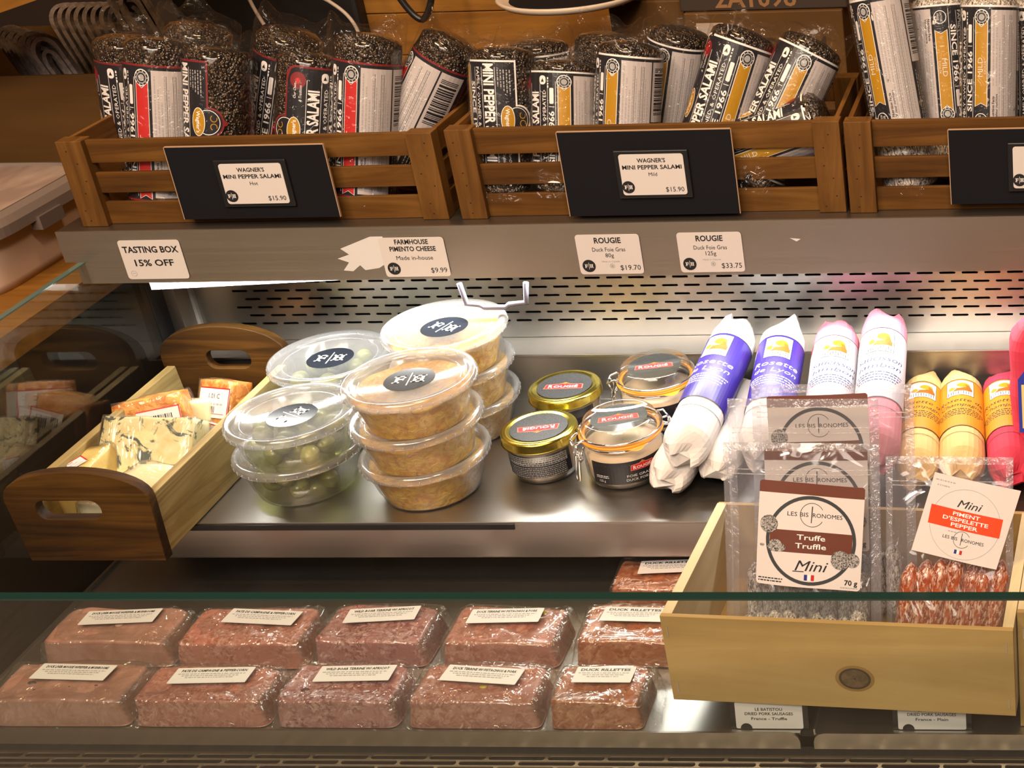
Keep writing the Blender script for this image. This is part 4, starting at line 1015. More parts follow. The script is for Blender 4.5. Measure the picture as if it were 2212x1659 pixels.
pale = pbr('pale_cheese', (0.82,0.72,0.45), 0.4, sss=0.1); butter = pbr('yellow_cheese', (0.72,0.55,0.17), 0.4, sss=0.1); straw = speckled('straw_cheese', (0.66,0.56,0.24), (0.76,0.68,0.36), scale=60, rough=0.45, bump=0.2)
cheese('blue_cheese_wedge', 'cheese', [(-0.046,-0.008),(0.044,-0.018),(0.048,0.010),(-0.043,0.012)], 0, 0.064, [blue_mat(), dark_rind], 'blue veined cheese wedge with dark rind edge, centre of the tasting tray', (-36,5,4), (-0.862,1.124,0.8560), rind=(3,0), seed=1)
cheese('washed_rind_cheese', 'cheese', [(-0.032,-0.015),(0.032,-0.010),(0.030,0.022),(-0.030,0.018)], 0, 0.050, [orange_rind, orange_rind], 'orange washed rind cheese with white barcode label behind the blue wedge', (-18,-6,12), (-0.888,1.198,0.8560), lab=((0.012,-0.019,0.030),(80,0,4),0.040,0.020,' '), seed=2)
cheese('orange_cheese', 'cheese', [(-0.026,-0.014),(0.026,-0.014),(0.020,0.014),(-0.022,0.014)], 0, 0.052, [orange_rind, orange_rind], 'orange edged cheese under a tilted white label by the tray far end', (-28,-8,-24), (-0.846,1.232,0.8520), lab=((0.003,-0.016,0.030),(86,0,0),0.046,0.030,'1.01 C'), seed=3)
cheese('labelled_cheese', 'cheese', [(-0.022,-0.014),(0.022,-0.014),(0.022,0.014),(-0.022,0.014)], 0, 0.040, [pale, pale], 'pale cheese under a white barcode label with red border, right of the blue wedge', (-35,12,-8), (-0.838,1.170,0.8530), lab=((0.003,-0.0165,0.026),(88,0,0),0.040,0.030,' $15'), seed=4)
cheese('round_cheese_piece', 'cheese', [(-0.014,-0.012),(0.012,-0.012),(0.016,0.010),(-0.012,0.012)], 0, 0.044, [pale, pale], 'small pale yellow cheese between the two orange ones', (-20,0,10), (-0.862,1.222,0.8460), seed=5)
cheese('white_cheese_wedge', 'cheese', [(-0.040,-0.026),(0.034,-0.030),(0.034,0.026),(-0.004,0.030)], 0, 0.030, [pale, pale], 'creamy white cheese wedge lying flat at the tray near right corner', (12,6,6), (-0.842,1.082,0.8590), seed=6)
cheese('yellow_cheese_wedge', 'cheese', [(-0.016,-0.034),(0.018,-0.030),(0.016,0.034),(-0.012,0.030)], 0, 0.040, [butter, butter], 'yellow cheese wedge with small label at the tray near left side', (4,-12,-6), (-0.898,1.104,0.8540), lab=((-0.001,-0.006,0.0425),(8,0,60),0.030,0.014,'THE MT'), seed=7)

# ---------------------------------------------------------------- vacuum packed terrines
def meat(name, a, b, big, sc, r=0.32): return speckled(name, a, b, scale=sc, rough=r, bump=0.35, lo=0.40, hi=0.66, dist=0.0012, big=big, coat=0.5)
MEAT = {
 'mousse': meat('liver_mousse', (0.354,0.169,0.120), (0.425,0.227,0.180), (0.448,0.247,0.203), 70),
 'campagne': meat('country_pate', (0.319,0.098,0.068), (0.590,0.325,0.270), (0.425,0.169,0.128), 260),
 'boar': meat('boar_terrine', (0.212,0.058,0.060), (0.590,0.351,0.330), (0.366,0.156,0.150), 230),
 'duck': meat('duck_terrine', (0.319,0.111,0.083), (0.507,0.273,0.225), (0.401,0.169,0.135), 170),
 'rillettes': meat('duck_rillettes', (0.283,0.078,0.033), (0.496,0.234,0.135), (0.354,0.117,0.053), 150)}
packf = film('vacuum_pack_film', haze=0.04, base=0.10, edge=0.7, rough=0.09, crinkle=1.0, cscale=48, hazecol=(0.9,0.85,0.75), cd=0.0020, ridge=True)
DARKB = pbr('mushroom_fleck', (0.05,0.035,0.04), 0.4); PIST = pbr('pistachio_fleck', (0.45,0.40,0.05), 0.4); FATB = pbr('fat_fleck', (0.55,0.38,0.26), 0.4)
def terrine(kind, x0, x1, y0, y1, title, label, seed, rz=0, h=0.0265, lx=0.0, ly=0.12, lrz=2, flecks=()):
    wd, dp = (x1-x0), (y1-y0)
    root = empty('packed_terrine', ((x0+x1)/2, (y0+y1)/2, ZD+0.0006), (0,0,R(rz))); tag(root, label, 'terrine', 'vacuum packed terrines on the lower deck')
    o = seed*7.7
    def sb(w2, d2, hh, amp, f, x_off=0.0, rt=0.28, skirt=0.0):
        def fn(u, v):
            th = 2*PI*u; c, s_ = math.cos(th), math.sin(th)
            ex = 0.17; cx = math.copysign(abs(c)**ex, c); cy = math.copysign(abs(s_)**ex, s_)
            if v < 0.45: q = v/0.45; k = 1.0; z = hh*(0.93*q); k = 1.0 + 0.05*(1-q) - 0.03*q + skirt*(1-q)**3
            else: q = (v-0.45)/0.55; k = (0.975)*(1-q)+0.001; z = hh*(0.93+0.07*min(1, q/0.05)**0.6)
            x, y = cx*w2*k, cy*d2*k
            nn = noise.noise(Vector((x*f+o, y*f, z*f))); n2 = abs(noise.noise(Vector((x*f*2.3, y*f*2.3+o, z*f*2))))
            zz = z*(1+amp*1.1*nn) - (amp*0.5*hh*n2 if v > 0.3 else 0)
            g = 1+amp*0.22*nn
            zz -= hh*0.16*max(0, (x/w2)-0.55)
            return (x*g + x_off, y*g, max(0.0002, zz))
        return fn
    mt = MB().grid(sb(wd/2-0.0045, dp/2-0.001, h, 0.10, 48), 72, 40, wrap=True).obj('meat', MEAT[kind], root, smooth=True)
    mt.location = (-0.002, 0, 0.0003)
    rn = random.Random(seed)
    for (fx, fy, rr, mm) in flecks:
        f = MB().lathe([(0.0001, 0.0010),(rr*0.7, 0.0008),(rr, -0.0012)], 12); q = f.obj('fleck', mm, mt, smooth=True); q.location = (fx, fy, h*0.975); q.scale = (1.3, 0.8, 1)
    fm = sb(wd/2, dp/2+0.0012, h+0.0012, 0.13, 55, skirt=0.05)
    MB().grid(fm, 84, 44, wrap=True).obj('film', packf, root, smooth=True)
    # loose pleated tail of the pack on the right
    def tail(u, v):
        y = (-0.5+u)*dp*1.04; x = wd/2 - 0.008 + 0.0165*v
        z = (h*0.93*(1-v)**1.25) + 0.0016*abs(math.sin(u*17+o))*(0.3+v) + 0.0007
        x += 0.0014*math.sin(u*9+o)
        return (x, y, z)
    MB().grid(tail, 40, 10).obj('film_tail', packf, root, smooth=True)
    lw = min(0.066, wd*0.60); lh = 0.0205; a = Art()
    a.text(title, 0, 0.0060, 0.0030, 'ink', 1, width=lw*0.84, bold=0.025)
    for k in range(3): a.scribble(-lw*0.44+0.004*k, lw*0.42-0.004*k, 0.0018-0.0024*k, 0.0011, 'grey', 1, seed=seed*5+k)
    lo = card_obj('label', a, lw, lh, 0.0009, root, 0.0003, 'paper'); lo.location = (lx, dp*ly, h*1.04+0.0030); lo.rotation_euler = (R(-1.5), 0, R(lrz))
    return root
TT = dict(mousse='DUCK LIVER MOUSSE W/PEPPER & MUSHROOMS', campagne='PATE DE CAMPAGNE & PEPPERCORN', boar='WILD BOAR TERRINE W/ APRICOT', duck='DUCK TERRINE W/ PISTACHIOS & PORK', rillettes='DUCK RILLETTES')
terrine('mousse', -0.902, -0.779, 0.904, 0.957, TT['mousse'], 'smooth liver mousse pack, front row, at the deck left end', 1, flecks=((-0.030,-0.003,0.0035,DARKB),(0.012,0.002,0.002,FATB),(-0.022,-0.012,0.0013,DARKB),(0.028,-0.006,0.0012,DARKB),(0.006,-0.008,0.0010,DARKB)), lrz=-2)
terrine('campagne', -0.777, -0.660, 0.904, 0.951, TT['campagne'], 'country pate pack, front row, second from the left end', 2)
terrine('boar', -0.656, -0.550, 0.904, 0.956, TT['boar'], 'wild boar terrine pack in the front row', 3, lx=0.006, flecks=((-0.028,-0.010,0.0035,pbr('cherry_fleck',(0.12,0.03,0.04),0.4)),))
terrine('duck', -0.546, -0.432, 0.904, 0.954, TT['duck'], 'duck terrine pack with pistachios in the front row', 4, lrz=-5, flecks=((0.006,-0.004,0.0030,PIST),))
terrine('rillettes', -0.428, -0.346, 0.904, 0.955, TT['rillettes'], 'duck rillettes pack in the front row, beside the pale wooden box', 5, lrz=0)
terrine('mousse', -0.905, -0.784, 0.981, 1.033, TT['mousse'], 'smooth liver mousse pack, back row, handwriting like wrinkles at right', 6, lrz=4, flecks=((-0.020,0.002,0.0030,DARKB),(0.004,0.000,0.0045,FATB)))
terrine('campagne', -0.782, -0.664, 0.979, 1.034, TT['campagne'], 'country pate pack in the back row, its label near the glass edge', 7, lrz=-4, lx=0.008)
terrine('boar', -0.660, -0.556, 0.982, 1.038, TT['boar'], 'wild boar terrine pack in the back row, glossiest top', 8, lrz=5)
terrine('duck', -0.546, -0.440, 0.981, 1.036, TT['duck'], 'duck terrine pack in the back row with a green pistachio by its label', 9, lrz=2, lx=-0.004, flecks=((0.026,0.018,0.0035,PIST),))
terrine('rillettes', -0.430, -0.338, 0.983, 1.038, TT['rillettes'], 'duck rillettes pack, back row, partly behind the pale wooden box', 10, lrz=-2)
terrine('rillettes', -0.421, -0.332, 1.058, 1.108, TT['rillettes'], 'duck rillettes pack alone at the rear, below the shelf lip', 11, lrz=4, lx=0.006)

# ---------------------------------------------------------------- pale wooden boxes and pouches
def pale_box(x, y, z, rz, wd, dp, ht, label, knot=True):
    root = empty('wooden_box', (x, y, z), (0,0,R(rz))); tag(root, label, 'box', 'pale wooden boxes on the lower deck')
    f = MB().box(0,0,0,wd,0.0042,ht).obj('front_panel', woodP, root, bevel=0.0003)
    if knot:
        kx, kz = wd*0.545, ht*0.36
        km = MB().lathe([(0.0001,0.00025),(0.0098,0.00025),(0.0108,0.0)], 32).obj('knot', speckled('wood_knot', (0.10,0.06,0.03), (0.15,0.095,0.05), scale=120, rough=0.6), f, smooth=False)
        km.location = (kx, -0.0001, kz); km.rotation_euler = (R(90),0,0); km.scale = (1.08,0.88,1)
        MB().lathe([(0.0100,0.0003),(0.0112,0.0003),(0.0118,0.0001)], 32).obj('knot_ring', pbr('knot_rim', (0.05,0.03,0.018), 0.6), km)
        MB().lathe([(0.0118,0.00012),(0.0145,0.0)], 32).obj('knot_halo', pbr('knot_halo', (0.30,0.17,0.05), 0.6), km)
        MB().lathe([(0.0001,0.0004),(0.0007,0.0004)], 8).obj('knot_heart', M['void'], km)
    st = MB()
    for sx, sz in ((0.0045,ht*0.82),(0.0055,ht*0.16),(wd-0.0055,ht*0.80),(wd-0.005,ht*0.15)): st.box(sx-0.00035,-0.0004,sz-0.005,sx+0.00035,0.0002,sz+0.005)
    st.obj('staples', M['chrome'], f)
    for x0 in (0.0, wd-0.0085): MB().box(x0, 0.0042, 0, x0+0.0085, dp-0.0042, ht-0.0005).obj('side_panel', woodPy, root, bevel=0.0003)
    MB().box(0, dp-0.0042, 0, wd, dp, ht-0.002).obj('back_panel', woodP, root, bevel=0.0003)
    MB().box(0.0085,0.0042,0,wd-0.0085,dp-0.0042,0.003).obj('bottom', woodP, root)
    return root
pale_box(-0.3235, 0.9100, 0.7860, -3.75, 0.2755, 0.168, 0.0825, 'pale wooden box with a dark knot, holding clear sausage pouches')
pale_box(-0.0462, 0.9110, ZD+0.0006, -3.75, 0.12, 0.168, 0.1120, 'pale wooden box cut by the right frame edge, next to the knotted one', False)

def deck_tag(x, lines, label, rz=0):
    root = empty('shelf_tag', (x, 0.9065, ZD+0.0006), (R(-9),0,R(rz))); tag(root, label, 'price tag', 'black framed tags under the pale box')
    MB().box(-0.0315,0,0,0.0315,0.0022,0.0262).obj('tag_holder', M['black'], root)
    a = Art()
    for st, y, h, wl in lines: a.text(st, 0, y, h, 'ink', 1, width=wl, bold=0.015)
    a.poly([(-0.019+0.0048*math.cos(R(t)), -0.0121+0.0048*math.sin(R(t))) for t in range(0,181,15)], 'ink', 1)
    c = card_obj('tag_card', a, 0.0545, 0.0245, 0.0015, root, 0.0004); c.rotation_euler = (R(90),0,0); c.location = (0, -0.0003, 0.0124)
    return root
deck_tag(-0.2475, [('LE BATISTOU',0.0055,0.0026,0.022),('DRIED PORK SAUSAGES',0.0015,0.0026,0.039),('France - Truffle',-0.0030,0.0025,0.029)], 'black framed tag reading France - Truffle under the knotted box')
deck_tag(-0.1165, [('LE BATISTOU',0.0055,0.0026,0.022),('DRIED PORK SAUSAGES',0.0015,0.0026,0.039),('France - Plain',-0.0030,0.0025,0.026)], 'black framed tag reading France - Plain under the knotted box')

pouchf = film('pouch_film', tint=(0.98,0.98,0.99), haze=0.05, base=0.10, edge=0.40, rough=0.10, crinkle=1.0, cscale=26, hazecol=(0.85,0.85,0.92), stretch=(1,1,0.5), cd=0.0022, ridge=True)
sealf = film('pouch_seal', haze=0.16, base=0.10, edge=0.3, rough=0.2, crinkle=0.5, cscale=200, hazecol=(0.85,0.86,0.95))
def truffle_art():
    a = Art(); W2, H2 = 0.0425, 0.0425
    a.rr(-W2,-H2,W2,H2,0.003,'card',0); a.poly([(-W2,H2-0.0095),(W2,H2-0.0095),(W2,H2-0.0015),(W2-0.0015,H2),(-W2+0.0015,H2),(-W2,H2-0.0015)],'brown',1)
    c = (0.001,-0.004); r = 0.0365
    a.ring(*c, r, 0.0028, pbr('ring_print',(0.045,0.05,0.055),0.4), 2, n=56)
    ww = r*0.93; a.rect(c[0]-ww*0.985, -0.0145, c[0]+ww*0.985, 0.0035, 'brown', 1)
    a.text('LES BIS', -0.0105, 0.0170, 0.0034, 'ink', 2, width=0.017); a.text('RONOMES', 0.0135, 0.0170, 0.0034, 'ink', 2, width=0.024); a.ring(0.001, 0.0170, 0.0098, 0.0004, 'ink', 2, n=40, a0=30, a1=330); a.poly([(0.0002,0.0105),(0.0008,0.0105),(0.0014,0.0240),(0.0006,0.0240)],'ink',3)
    a.text('Truffe', 0.001, -0.0015, 0.0042, 'inkw', 2, width=0.023, bold=0.01); a.text('Truffle', 0.001, -0.0085, 0.0042, 'inkw', 2, width=0.025, bold=0.01)
    a.text('Mini', 0.001, -0.0245, 0.0085, 'ink', 2, width=0.024, slant=0.4, bold=0.0); a.rect(-0.0125,-0.0298,-0.0035,-0.0291,'ink',2)
    for k, m in enumerate((pbr('flag_blue',(0.02,0.03,0.22),0.4),'inkw','red')): a.rect(-0.003+0.0028*k, -0.0365, -0.0005+0.0028*k, -0.0318, m, 2)
    a.text('70 g', W2-0.0025, -H2+0.0065, 0.0042, 'ink', 3, anchor='r', width=0.0105, bold=0.02)
    for k in range(2): a.scribble(-W2+0.002, -W2+0.022, -H2+0.0055-0.0022*k, 0.0009, 'ink', 3, seed=k); 
    a.scribble(W2-0.016, W2-0.002, -H2+0.0022, 0.0008, 'grey', 3, seed=7)
    tr = speckled('truffle_print', (0.03,0.03,0.03), (0.45,0.43,0.42), scale=900, rough=0.6, bump=0)
    a.disc(-0.0335, 0.0075, 0.0072, tr, 4); a.disc(-0.0275,-0.0075,0.0048,tr,4,ry=0.0028); a.disc(-0.0265,-0.0110,0.0075,tr,4,ry=0.0036)
    a.disc(0.0255,-0.0180,0.0078,tr,4); a.disc(0.0350,-0.0175,0.0058,tr,5); a.disc(-0.0385,-0.010,0.0018,tr,4,ry=0.001)
    return a
def piment_art():
    a = Art(); a.poly([(-0.036,-0.030),(0.034,-0.030),(0.040,0.036),(-0.030,0.036)], 'card', 0)
    a.ring(0.002, 0.0, 0.0285, 0.0003, 'grey', 1, n=48); a.text('Mini', 0.002, 0.0160, 0.0062, 'ink', 2, width=0.018, slant=0.4)
    a.rect(-0.0275,-0.0050,0.0310,0.0105,pbr('vermilion_print',(0.70,0.06,0.01),0.4),2)
    a.text('PIMENT', 0.002, 0.0073, 0.0030, 'inkw', 3, width=0.022, bold=0.02); a.text("D'ESPELETTE", 0.002, 0.0028, 0.0030, 'inkw', 3, width=0.037, bold=0.02); a.text('PEPPER', 0.002, -0.0017, 0.0030, 'inkw', 3, width=0.022, bold=0.02)
    a.text('LES BIS', -0.0075, -0.0125, 0.0026, 'ink', 2, width=0.012); a.text('RONOMES', 0.011, -0.0125, 0.0026, 'ink', 2, width=0.018); a.ring(0.002,-0.0125,0.0068,0.0003,'ink',2,n=30,a0=30,a1=330); a.rect(0.0015,-0.0170,0.0019,-0.0070,'ink',3)
    for k, m in enumerate((pbr('flag_blue',(0.02,0.03,0.22),0.4),'inkw','red')): a.rect(-0.002+0.0022*k, -0.0245, 0.0+0.0022*k, -0.0212, m, 2)
    a.scribble(-0.010,-0.002,-0.0075,0.0007,'grey',2,seed=5); a.scribble(-0.028,-0.012,0.0310,0.0009,'grey',1,seed=6); a.scribble(-0.026,-0.016,0.0270,0.0009,'grey',1,seed=8)
    return a
stick_w = mold('mould_casing'); stick_r = speckled('pepper_casing', (0.22,0.040,0.014), (0.60,0.42,0.32), scale=430, rough=0.3, bump=0.7, lo=0.47, hi=0.60, stretch=(1,1,0.45), big=(0.34,0.075,0.025), coat=0.5)
def pouch(name, x, y, lean, wd, ht, rz, roll, art, lab_at, lab_rot, sticks, stick_mat, label, seed, grp, bow=0.006, stick_len=0.05, stick_r_=0.0072, stick_tilt=0.0, zb=0.7895, stick_x=None, lab_sc=1.0):
    root = empty(name, (x, y, zb), (R(-lean), R(roll), R(rz))); tag(root, label, 'pouch', grp); o = seed*5.3
    def face(side):
        def f(u, v):
            xx = (u-0.5)*wd; zz = ht*v
            e = max(0.0, 1-abs(2*u-1)**6)*max(0.0, 1-(v)**5)
            low = math.exp(-(v/0.40)**4)
            b = (bow + 0.0085*low)*e
            n = noise.noise(Vector((xx*28+o, zz*16, side*3.0))); n2 = noise.noise(Vector((xx*70+o, zz*30, side*7.0)))
            yy = side*b*(1+0.3*n) + 0.0030*n + 0.0008*n2 + 0.0010*math.sin(xx*60+o)*v
            return (xx*(1-0.01*v), yy, zz)
        return f
    MB().grid(face(-1), 44, 52).grid(face(1), 44, 52).obj('pouch_film', pouchf, root, smooth=True)
    sl = MB(); fr = face(-1)
    for u0, u1 in ((0.0, 0.055), (0.945, 1.0)): sl.grid(lambda a, v, u0=u0, u1=u1: tuple(Vector(fr(u0+(u1-u0)*a, v))+Vector((0,-0.0006,0))), 3, 50)
    sl.grid(lambda a, v: tuple(Vector(fr(a, 0.965+0.035*v))+Vector((0,-0.0006,0))), 40, 2)
    sl.obj('seal', sealf, root, smooth=True)
    zp = MB()
    for q in (0.865, 0.885): zp.tube([tuple(Vector(fr(0.03+0.94*k/30, q))+Vector((0,-0.0008,0))) for k in range(31)], 0.0005, 5)
    zp.obj('zip_strip', sealf, root, smooth=True)
    rn = random.Random(seed); n = sticks
    for k in range(n):
        xx = (-wd/2+0.012+stick_r_) + (wd-0.024-2*stick_r_)*k/(n-1) if stick_x is None else stick_x[0] + (stick_x[1]-stick_x[0])*k/(n-1)
        L = stick_len*rn.uniform(0.88, 1.05); rr = stick_r_*rn.uniform(0.92, 1.05); ph = rn.uniform(0, 9)
        def fs(u, v, L=L, rr=rr, ph=ph):
            th = 2*PI*u; q = rr*(min(1, (v+0.002)/0.08)**0.5)*(min(1, (1.002-v)/0.16)**0.55); w = 1+0.07*noise.noise(Vector((math.cos(th)*2, math.sin(th)*2, v*6+ph)))
            return (q*w*math.cos(th), q*w*math.sin(th), L*v)
        s_ = MB().grid(fs, 16, 26, wrap=True).obj('sausage_stick', stick_mat, root, smooth=True)
        s_.location = (xx, rn.uniform(-0.002,0.002)-0.001, 0.0075); s_.rotation_euler = (0, R(stick_tilt+rn.uniform(-2,2)), 0)
    if art:
        lx, lz = lab_at; cr, sr = math.cos(R(lab_rot)), math.sin(R(lab_rot))
        fr2 = face(-1)
        def lf(px, py, l):
            px *= lab_sc; py *= lab_sc
            X = lx + cr*px - sr*py; Z = lz + sr*px + cr*py
            p = fr2(min(1,max(0,X/wd+0.5)), min(1,max(0,Z/ht))); q = Vector((0.0, p[1], 0.0))
            yb = -bow - 0.0065 - 0.0030*math.cos(px*30)
            return (X, yb - 0.0002 - l*0.0001 + 0.0010*math.sin(px*70+py*30+seed), Z)
        link('label', art.mesh(lf, [('x',-0.042,0.042,10),('y',-0.042,0.042,8)]), root)
    return root
TA = truffle_art(); gT = 'clear pouches of truffle sausages'
pouch('sausage_pouch', -0.2230, 0.9480, 20.6, 0.128, 0.185, -2, 0, TA, (0.0095,0.1125), -4, 9, stick_w, 'front clear pouch whose whole Truffe Truffle label is readable', 1, gT, stick_len=0.040)
pouch('sausage_pouch', -0.2240, 0.9750, 20.6, 0.126, 0.208, -1, 0, TA, (0.012,0.1260), 0, 8, stick_w, 'middle clear pouch, label top showing above the front truffle label', 2, gT, stick_len=0.062, bow=0.003)
pouch('sausage_pouch', -0.2040, 1.0060, 20.6, 0.138, 0.205, -1, 0, TA, (-0.010,0.155), 2, 8, stick_w, 'rearmost clear pouch, its truffle label highest and half hidden', 3, gT, stick_len=0.060, bow=0.002)
PA = piment_art()
pouch('sausage_pouch', -0.1040, 0.9480, 23, 0.104, 0.172, -2, 0, PA, (0.012,0.1200), -12, 7, stick_r, 'clear pouch of reddish sticks with orange red Piment d\'Espelette label', 4, 'clear pouches of pepper sausages', stick_len=0.086, stick_r_=0.0088, stick_tilt=9, stick_x=(-0.040,0.030), bow=0.005)

# ---------------------------------------------------------------- behind the case
ctop = 0.985
MB_ = MB().box(-0.95,1.52,ctop-0.03,1.2,2.4,ctop)
tag(MB_.obj('back_counter', woodB), 'brown wooden counter behind the display case carrying cartons', 'counter')
tag(MB().box(-2.2,1.10,0.895,-1.101,2.4,0.925).obj('side_counter', woodB), 'orange brown wooden counter left of the glass carrying the lidded bin', 'counter')
tag(MB().box(-2.2,1.12,0.0,-1.12,2.4,0.895).obj('counter_base', pbr('dark_cabinet', (0.035,0.02,0.012), 0.6)), 'dark cabinet under the wooden side counter', 'cabinet')
tag(MB().box(-0.94,1.55,0.0,1.2,2.4,ctop-0.03).obj('counter_base', pbr('dark_cabinet', (0.035,0.02,0.012), 0.6)), 'dark cabinet under the counter behind the case', 'cabinet')
def backboard():
    root = empty('plank_panel', (-0.62, 1.76, ctop)); tag(root, 'orange wooden plank panel standing behind the salami crates', 'panel')
    z = 0.0
    for k in range(7):
        MB().box(-0.245,0,z,0.10,0.018,z+0.0505).obj('plank', woodB, root, bevel=0.001); z += 0.0515
    return root
backboard()
def carton(x0,x1,y0,y1,z0,z1,label,m=kraft,name='carton'):
    root = empty(name, ((x0+x1)/2,(y0+y1)/2,z0)); tag(root, label, 'box')
    w2, d2 = (x1-x0)/2, (y1-y0)/2; MB().box(-w2,-d2,0,w2,d2,z1-z0).obj('body', m, root, bevel=0.0015); return root
c1 = carton(-0.515,-0.430,1.62,1.80,ctop,1.178,'plain brown carton behind the middle crate, left of the MEDIUM one')
c2 = carton(-0.426,-0.250,1.60,1.80,ctop,1.168,'brown carton with handwritten MEDIUM and a pale label')
a = Art(); a.text('MEDIUM', 0.015, 0.062, 0.026, pbr('marker_ink',(0.03,0.012,0.005),0.6), 0, width=0.105)
a.rect(-0.075,0.045,-0.045,0.092,pbr('shipping_label',(0.45,0.36,0.30),0.6),0)
for k in range(4): a.scribble(-0.073,-0.048,0.085-0.010*k,0.0015,'grey',1,seed=k)
link('print', a.mesh(lambda x,y,l: (x,-0.1003-l*LS,0.080+y)), c2)
c3 = carton(-0.430,-0.245,1.605,1.80,1.1685,1.230,'dark box numbered in brown on top of the MEDIUM carton', pbr('dark_carton',(0.035,0.022,0.015),0.6),'dark_box')
a = Art(); a.text('2A1098', 0, 0, 0.019, pbr('brown_stencil',(0.26,0.13,0.05),0.6), 0, width=0.090, bold=0.02)
link('print', a.mesh(lambda x,y,l: (x-0.008,-0.0978-l*LS,0.0135+y)), c3)
t = empty('weighing_plate', (-0.548,1.60,1.181)); tag(t, 'white oval plate of a scale with dark cloth, seen from below the top frame edge', 'scale')
MB().lathe([(0.0005,0.0),(0.050,0.0005),(0.074,0.006),(0.080,0.012),(0.078,0.014),(0.072,0.010),(0.0005,0.006)],48).obj('plate', pbr('white_enamel',(0.62,0.52,0.42),0.35), t, smooth=True)
MB().lathe([(0.0005,0.012),(0.060,0.012),(0.068,0.009)],32).obj('dark_pad', M['blackm'], t)
MB().lathe([(0.009,-0.196),(0.009,0.03)],20).obj('post', M['steel_dark'], t, smooth=True).location = (0.092,0.045,0.0)
MB().lathe([(0.0005,-0.190),(0.035,-0.190),(0.035,-0.196),(0.0005,-0.196)],24).obj('foot', M['steel_dark'], t).location = (0.092,0.045,0.0)
MB().tube([(0.04,0.02,0.004),(0.07,0.035,-0.02),(0.092,0.045,-0.03)],0.006,8).obj('bracket', M['steel_dark'], t)
eq = empty('dark_appliance', (-0.93,1.80,ctop)); tag(eq, 'black appliance in shadow behind the left crate', 'appliance')
MB().box(-0.16,-0.06,0,0.07,0.12,0.30).obj('housing', pbr('black_housing',(0.010,0.009,0.010),0.5), eq, bevel=0.006)
MB().box(-0.12,-0.064,0.20,0.03,-0.06,0.27).obj('panel', pbr('grey_panel',(0.03,0.03,0.035),0.3), eq)
def cable(pts, r, m, label):
    sp = []; P = [Vector(p) for p in pts]
    for i in range(len(P)-1):
        a_, b_, c_, d_ = P[max(i-1,0)], P[i], P[i+1], P[min(i+2,len(P)-1)]
        for k in range(8):
            q = k/8; sp.append(0.5*((2*b_)+(c_-a_)*q+(2*a_-5*b_+4*c_-d_)*q*q+(-a_+3*b_-3*c_+d_)*q**3))
    sp.append(P[-1]); tag(MB().tube(sp, r, 8).obj('cable', m, smooth=True), label, 'cable')
wc = pbr('white_cable',(0.50,0.42,0.36),0.5)
cable([(-0.968,1.69,1.23),(-0.962,1.69,1.175),(-0.945,1.69,1.12),(-0.93,1.69,1.03),(-0.93,1.69,ctop+0.003)], 0.0022, wc, 'white cable hanging straight down the black appliance')
cable([(-0.93,1.69,1.24),(-0.912,1.69,1.192),(-0.868,1.69,1.172),(-0.842,1.69,1.140),(-0.840,1.69,1.08),(-0.845,1.69,ctop+0.003)], 0.0022, wc, 'white cable arching right over the black appliance')
cable([(-0.80,1.70,1.24),(-0.79,1.70,1.18),(-0.765,1.70,1.145),(-0.745,1.70,1.185),(-0.755,1.70,1.24)], 0.004, M['black'], 'black cable loop with pale tag beside the plank panel')

def cloth(x, y, z, rz, ry, wd, ht, label, seed):
    rn = random.Random(seed); root = empty('folded_cloth', (x,y,z), (R(-8),R(ry),R(rz))); tag(root, label, 'cloth', 'folded cloths in the left carton')
    r = wd/2; b = MB(); t = 0.0045
    prof = [(-r,0.0)] + [(-r,ht*k/5) for k in range(1,5)] + [(-r*math.cos(PI*k/14), ht*0.8+r*math.sin(PI*k/14)) for k in range(15)] + [(r,ht*k/5) for k in range(4,-1,-1)]
    m = speckled('grey_cloth', (0.17,0.13,0.11), (0.27,0.21,0.18), scale=90, rough=0.9, bump=0.6)
    for lay, k in (('outer_fold',1.0),('inner_fold',0.62)):
        pr = [(x_*k, z_*(0.90 if k < 1 else 1)) for x_, z_ in prof]; inn = [(x_*(1-t/r/k), z_ - (t if z_ > ht*0.5 else 0)) for x_, z_ in pr]
        q = MB(); n = len(pr); d = 0.0095
        vs = [(a,0,c) for a,c in pr]+[(a,0,c) for a,c in inn]+[(a,d,c) for a,c in pr]+[(a,d,c) for a,c in inn]; fs = []
        for i in range(n-1): fs += [(i,i+1,n+i+1,n+i),(2*n+i,3*n+i,3*n+i+1,2*n+i+1),(i,2*n+i,2*n+i+1,i+1),(n+i,n+i+1,3*n+i+1,3*n+i)]
        q.add(vs, fs); q.obj(lay, m, root, smooth=False)
    return root
cb = empty('open_carton', (-1.150,1.62,0.925)); tag(cb, 'open brown carton of folded cloths at the far left', 'box')
MB().box(-0.24,0,0,0.033,0.003,0.186).box(-0.24,0.24,0,0.033,0.243,0.186).box(-0.24,0,0,-0.237,0.24,0.186).box(0.030,0,0,0.033,0.24,0.186).box(-0.237,0.003,0,0.030,0.24,0.003).obj('body', kraft, cb)
MB().box(0,0,0.02,0.060,0.003,0.190,0,Matrix.Translation((0.034,0.0,0))@Matrix.Rotation(R(42),4,'Z')).obj('side_flap', woodB, cb)  # brighter than the carton body: light on the flap put into its colour
cl = ['frontmost large grey folded cloth in the left carton', 'grey folded cloth just left of the frontmost large one', 'grey folded cloth, third from the right in the front row', 'grey folded cloth, fourth from the right in the front row', 'grey folded cloth, fifth from the right in the front row', 'grey folded cloth, sixth from the right in the front row', 'grey folded cloth, third from the left frame edge in front', 'grey folded cloth second from the left frame edge in front', 'front row grey folded cloth cut by the left frame edge']
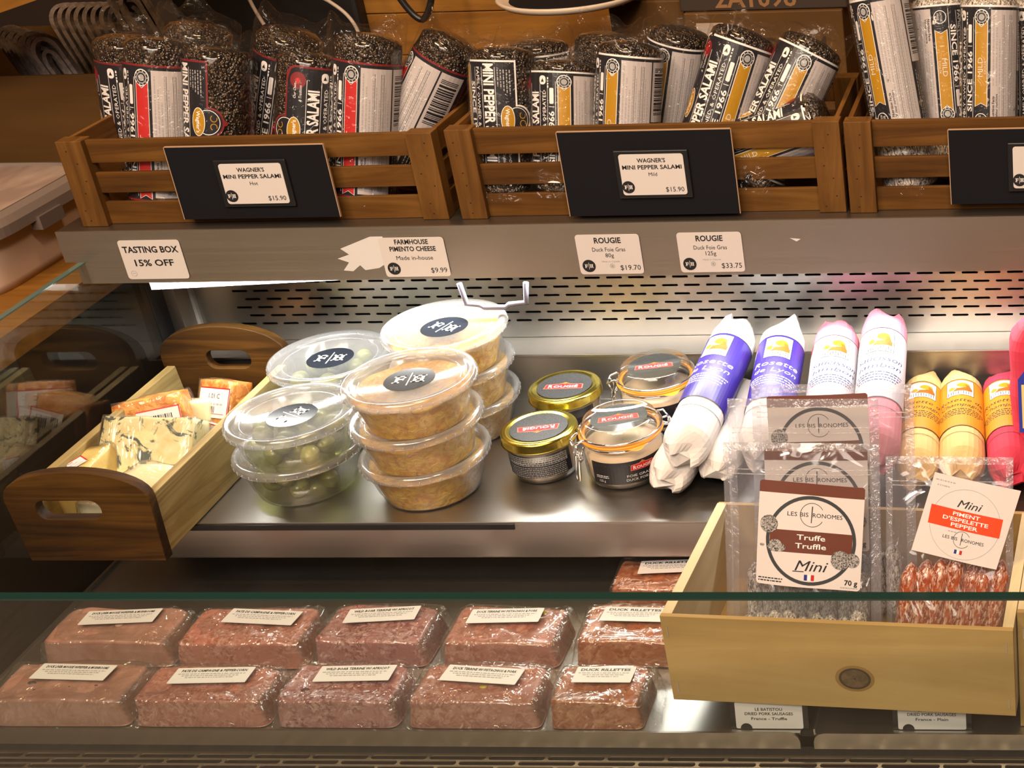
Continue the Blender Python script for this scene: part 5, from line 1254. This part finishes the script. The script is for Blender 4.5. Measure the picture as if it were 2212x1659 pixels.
for k in range(9): cloth(-1.140-0.0140*k, 1.630+0.0115*k, 1.014+0.002*(k%3), 8, -24, 0.034, 0.165-0.002*k, cl[k], k)
cl2 = ['tallest folded cloth, behind and right, next to the left crate', 'back row folded cloth beside the tallest', 'back row folded cloth in the middle', 'back row folded cloth, fourth left of the crate', 'back row folded cloth, fifth left of the crate', 'back row folded cloth, sixth left of the crate', 'back row folded cloth third from its left end', 'back row folded cloth second from its left end', 'back row folded cloth leftmost under the orange beam']
for k in range(9): cloth(-1.094-0.0190*k, 1.740+0.0105*k, 0.992 if k else 1.004, 8, -20, 0.044, (0.222 if k == 0 else 0.200)-0.003*k, cl2[k], 20+k)
bm_ = empty('wooden_beam', (-1.169,1.50,1.200), (0,R(-15.4),0)); tag(bm_, 'orange wooden shelf board crossing the top left corner', 'board')
MB().box(-0.2,0,0,0.30,0.10,0.10).obj('board', woodB, bm_)
bn = empty('lidded_bin', (-1.148,1.385,0.9252), (0,0,R(-1))); tag(bn, 'white plastic bin with grey lid on the side counter at the left', 'bin')
def binf(u, v):
    th = 2*PI*u; c, s_ = math.cos(th), math.sin(th); k = 0.93+0.07*v
    return (-0.16+0.15*k*math.copysign(abs(c)**0.28,c), 0.108+0.103*k*math.copysign(abs(s_)**0.28,s_), 0.078*v)
BB = MB().grid(binf, 72, 8, wrap=True); BB.f.append(tuple(range(72))[::-1]); BB.mi.append(0)
BB.obj('bin_body', pbr('bin_plastic',(0.62,0.47,0.38),0.45), bn, smooth=True)
def lidf(u, v):
    th = 2*PI*u; c, s_ = math.cos(th), math.sin(th)
    pr = [(1.02,0.080),(1.09,0.080),(1.10,0.092),(1.08,0.100),(1.0,0.102),(0.97,0.098),(0.96,0.099),(0.96,0.100)]
    k, z = pr[min(7,int(round(v*7)))]
    return (-0.16+0.15*k*math.copysign(abs(c)**0.28,c), 0.108+0.103*k*math.copysign(abs(s_)**0.28,s_), z-0.014)
MB().grid(lidf, 72, 7, wrap=True).obj('bin_lid', pbr('bin_lid_grey',(0.24,0.19,0.17),0.4), bn, smooth=False)
MB().grid(lambda u,v: (lidf(u,1)[0]*1.0*(v)+(-0.16)*(1-v), lidf(u,1)[1]*v+0.108*(1-v), 0.0862+0.0015*(1-v)), 72, 4, wrap=True).obj('lid_top', speckled('cloudy_plastic', (0.36,0.26,0.22), (0.50,0.38,0.32), scale=14, rough=0.35, bump=0.1, stretch=(1,0.3,1)), bn, smooth=True)
MB().box(-0.004,0.08,0.055,0.008,0.12,0.070).obj('latch', pbr('bin_latch',(0.14,0.11,0.10),0.4), bn)
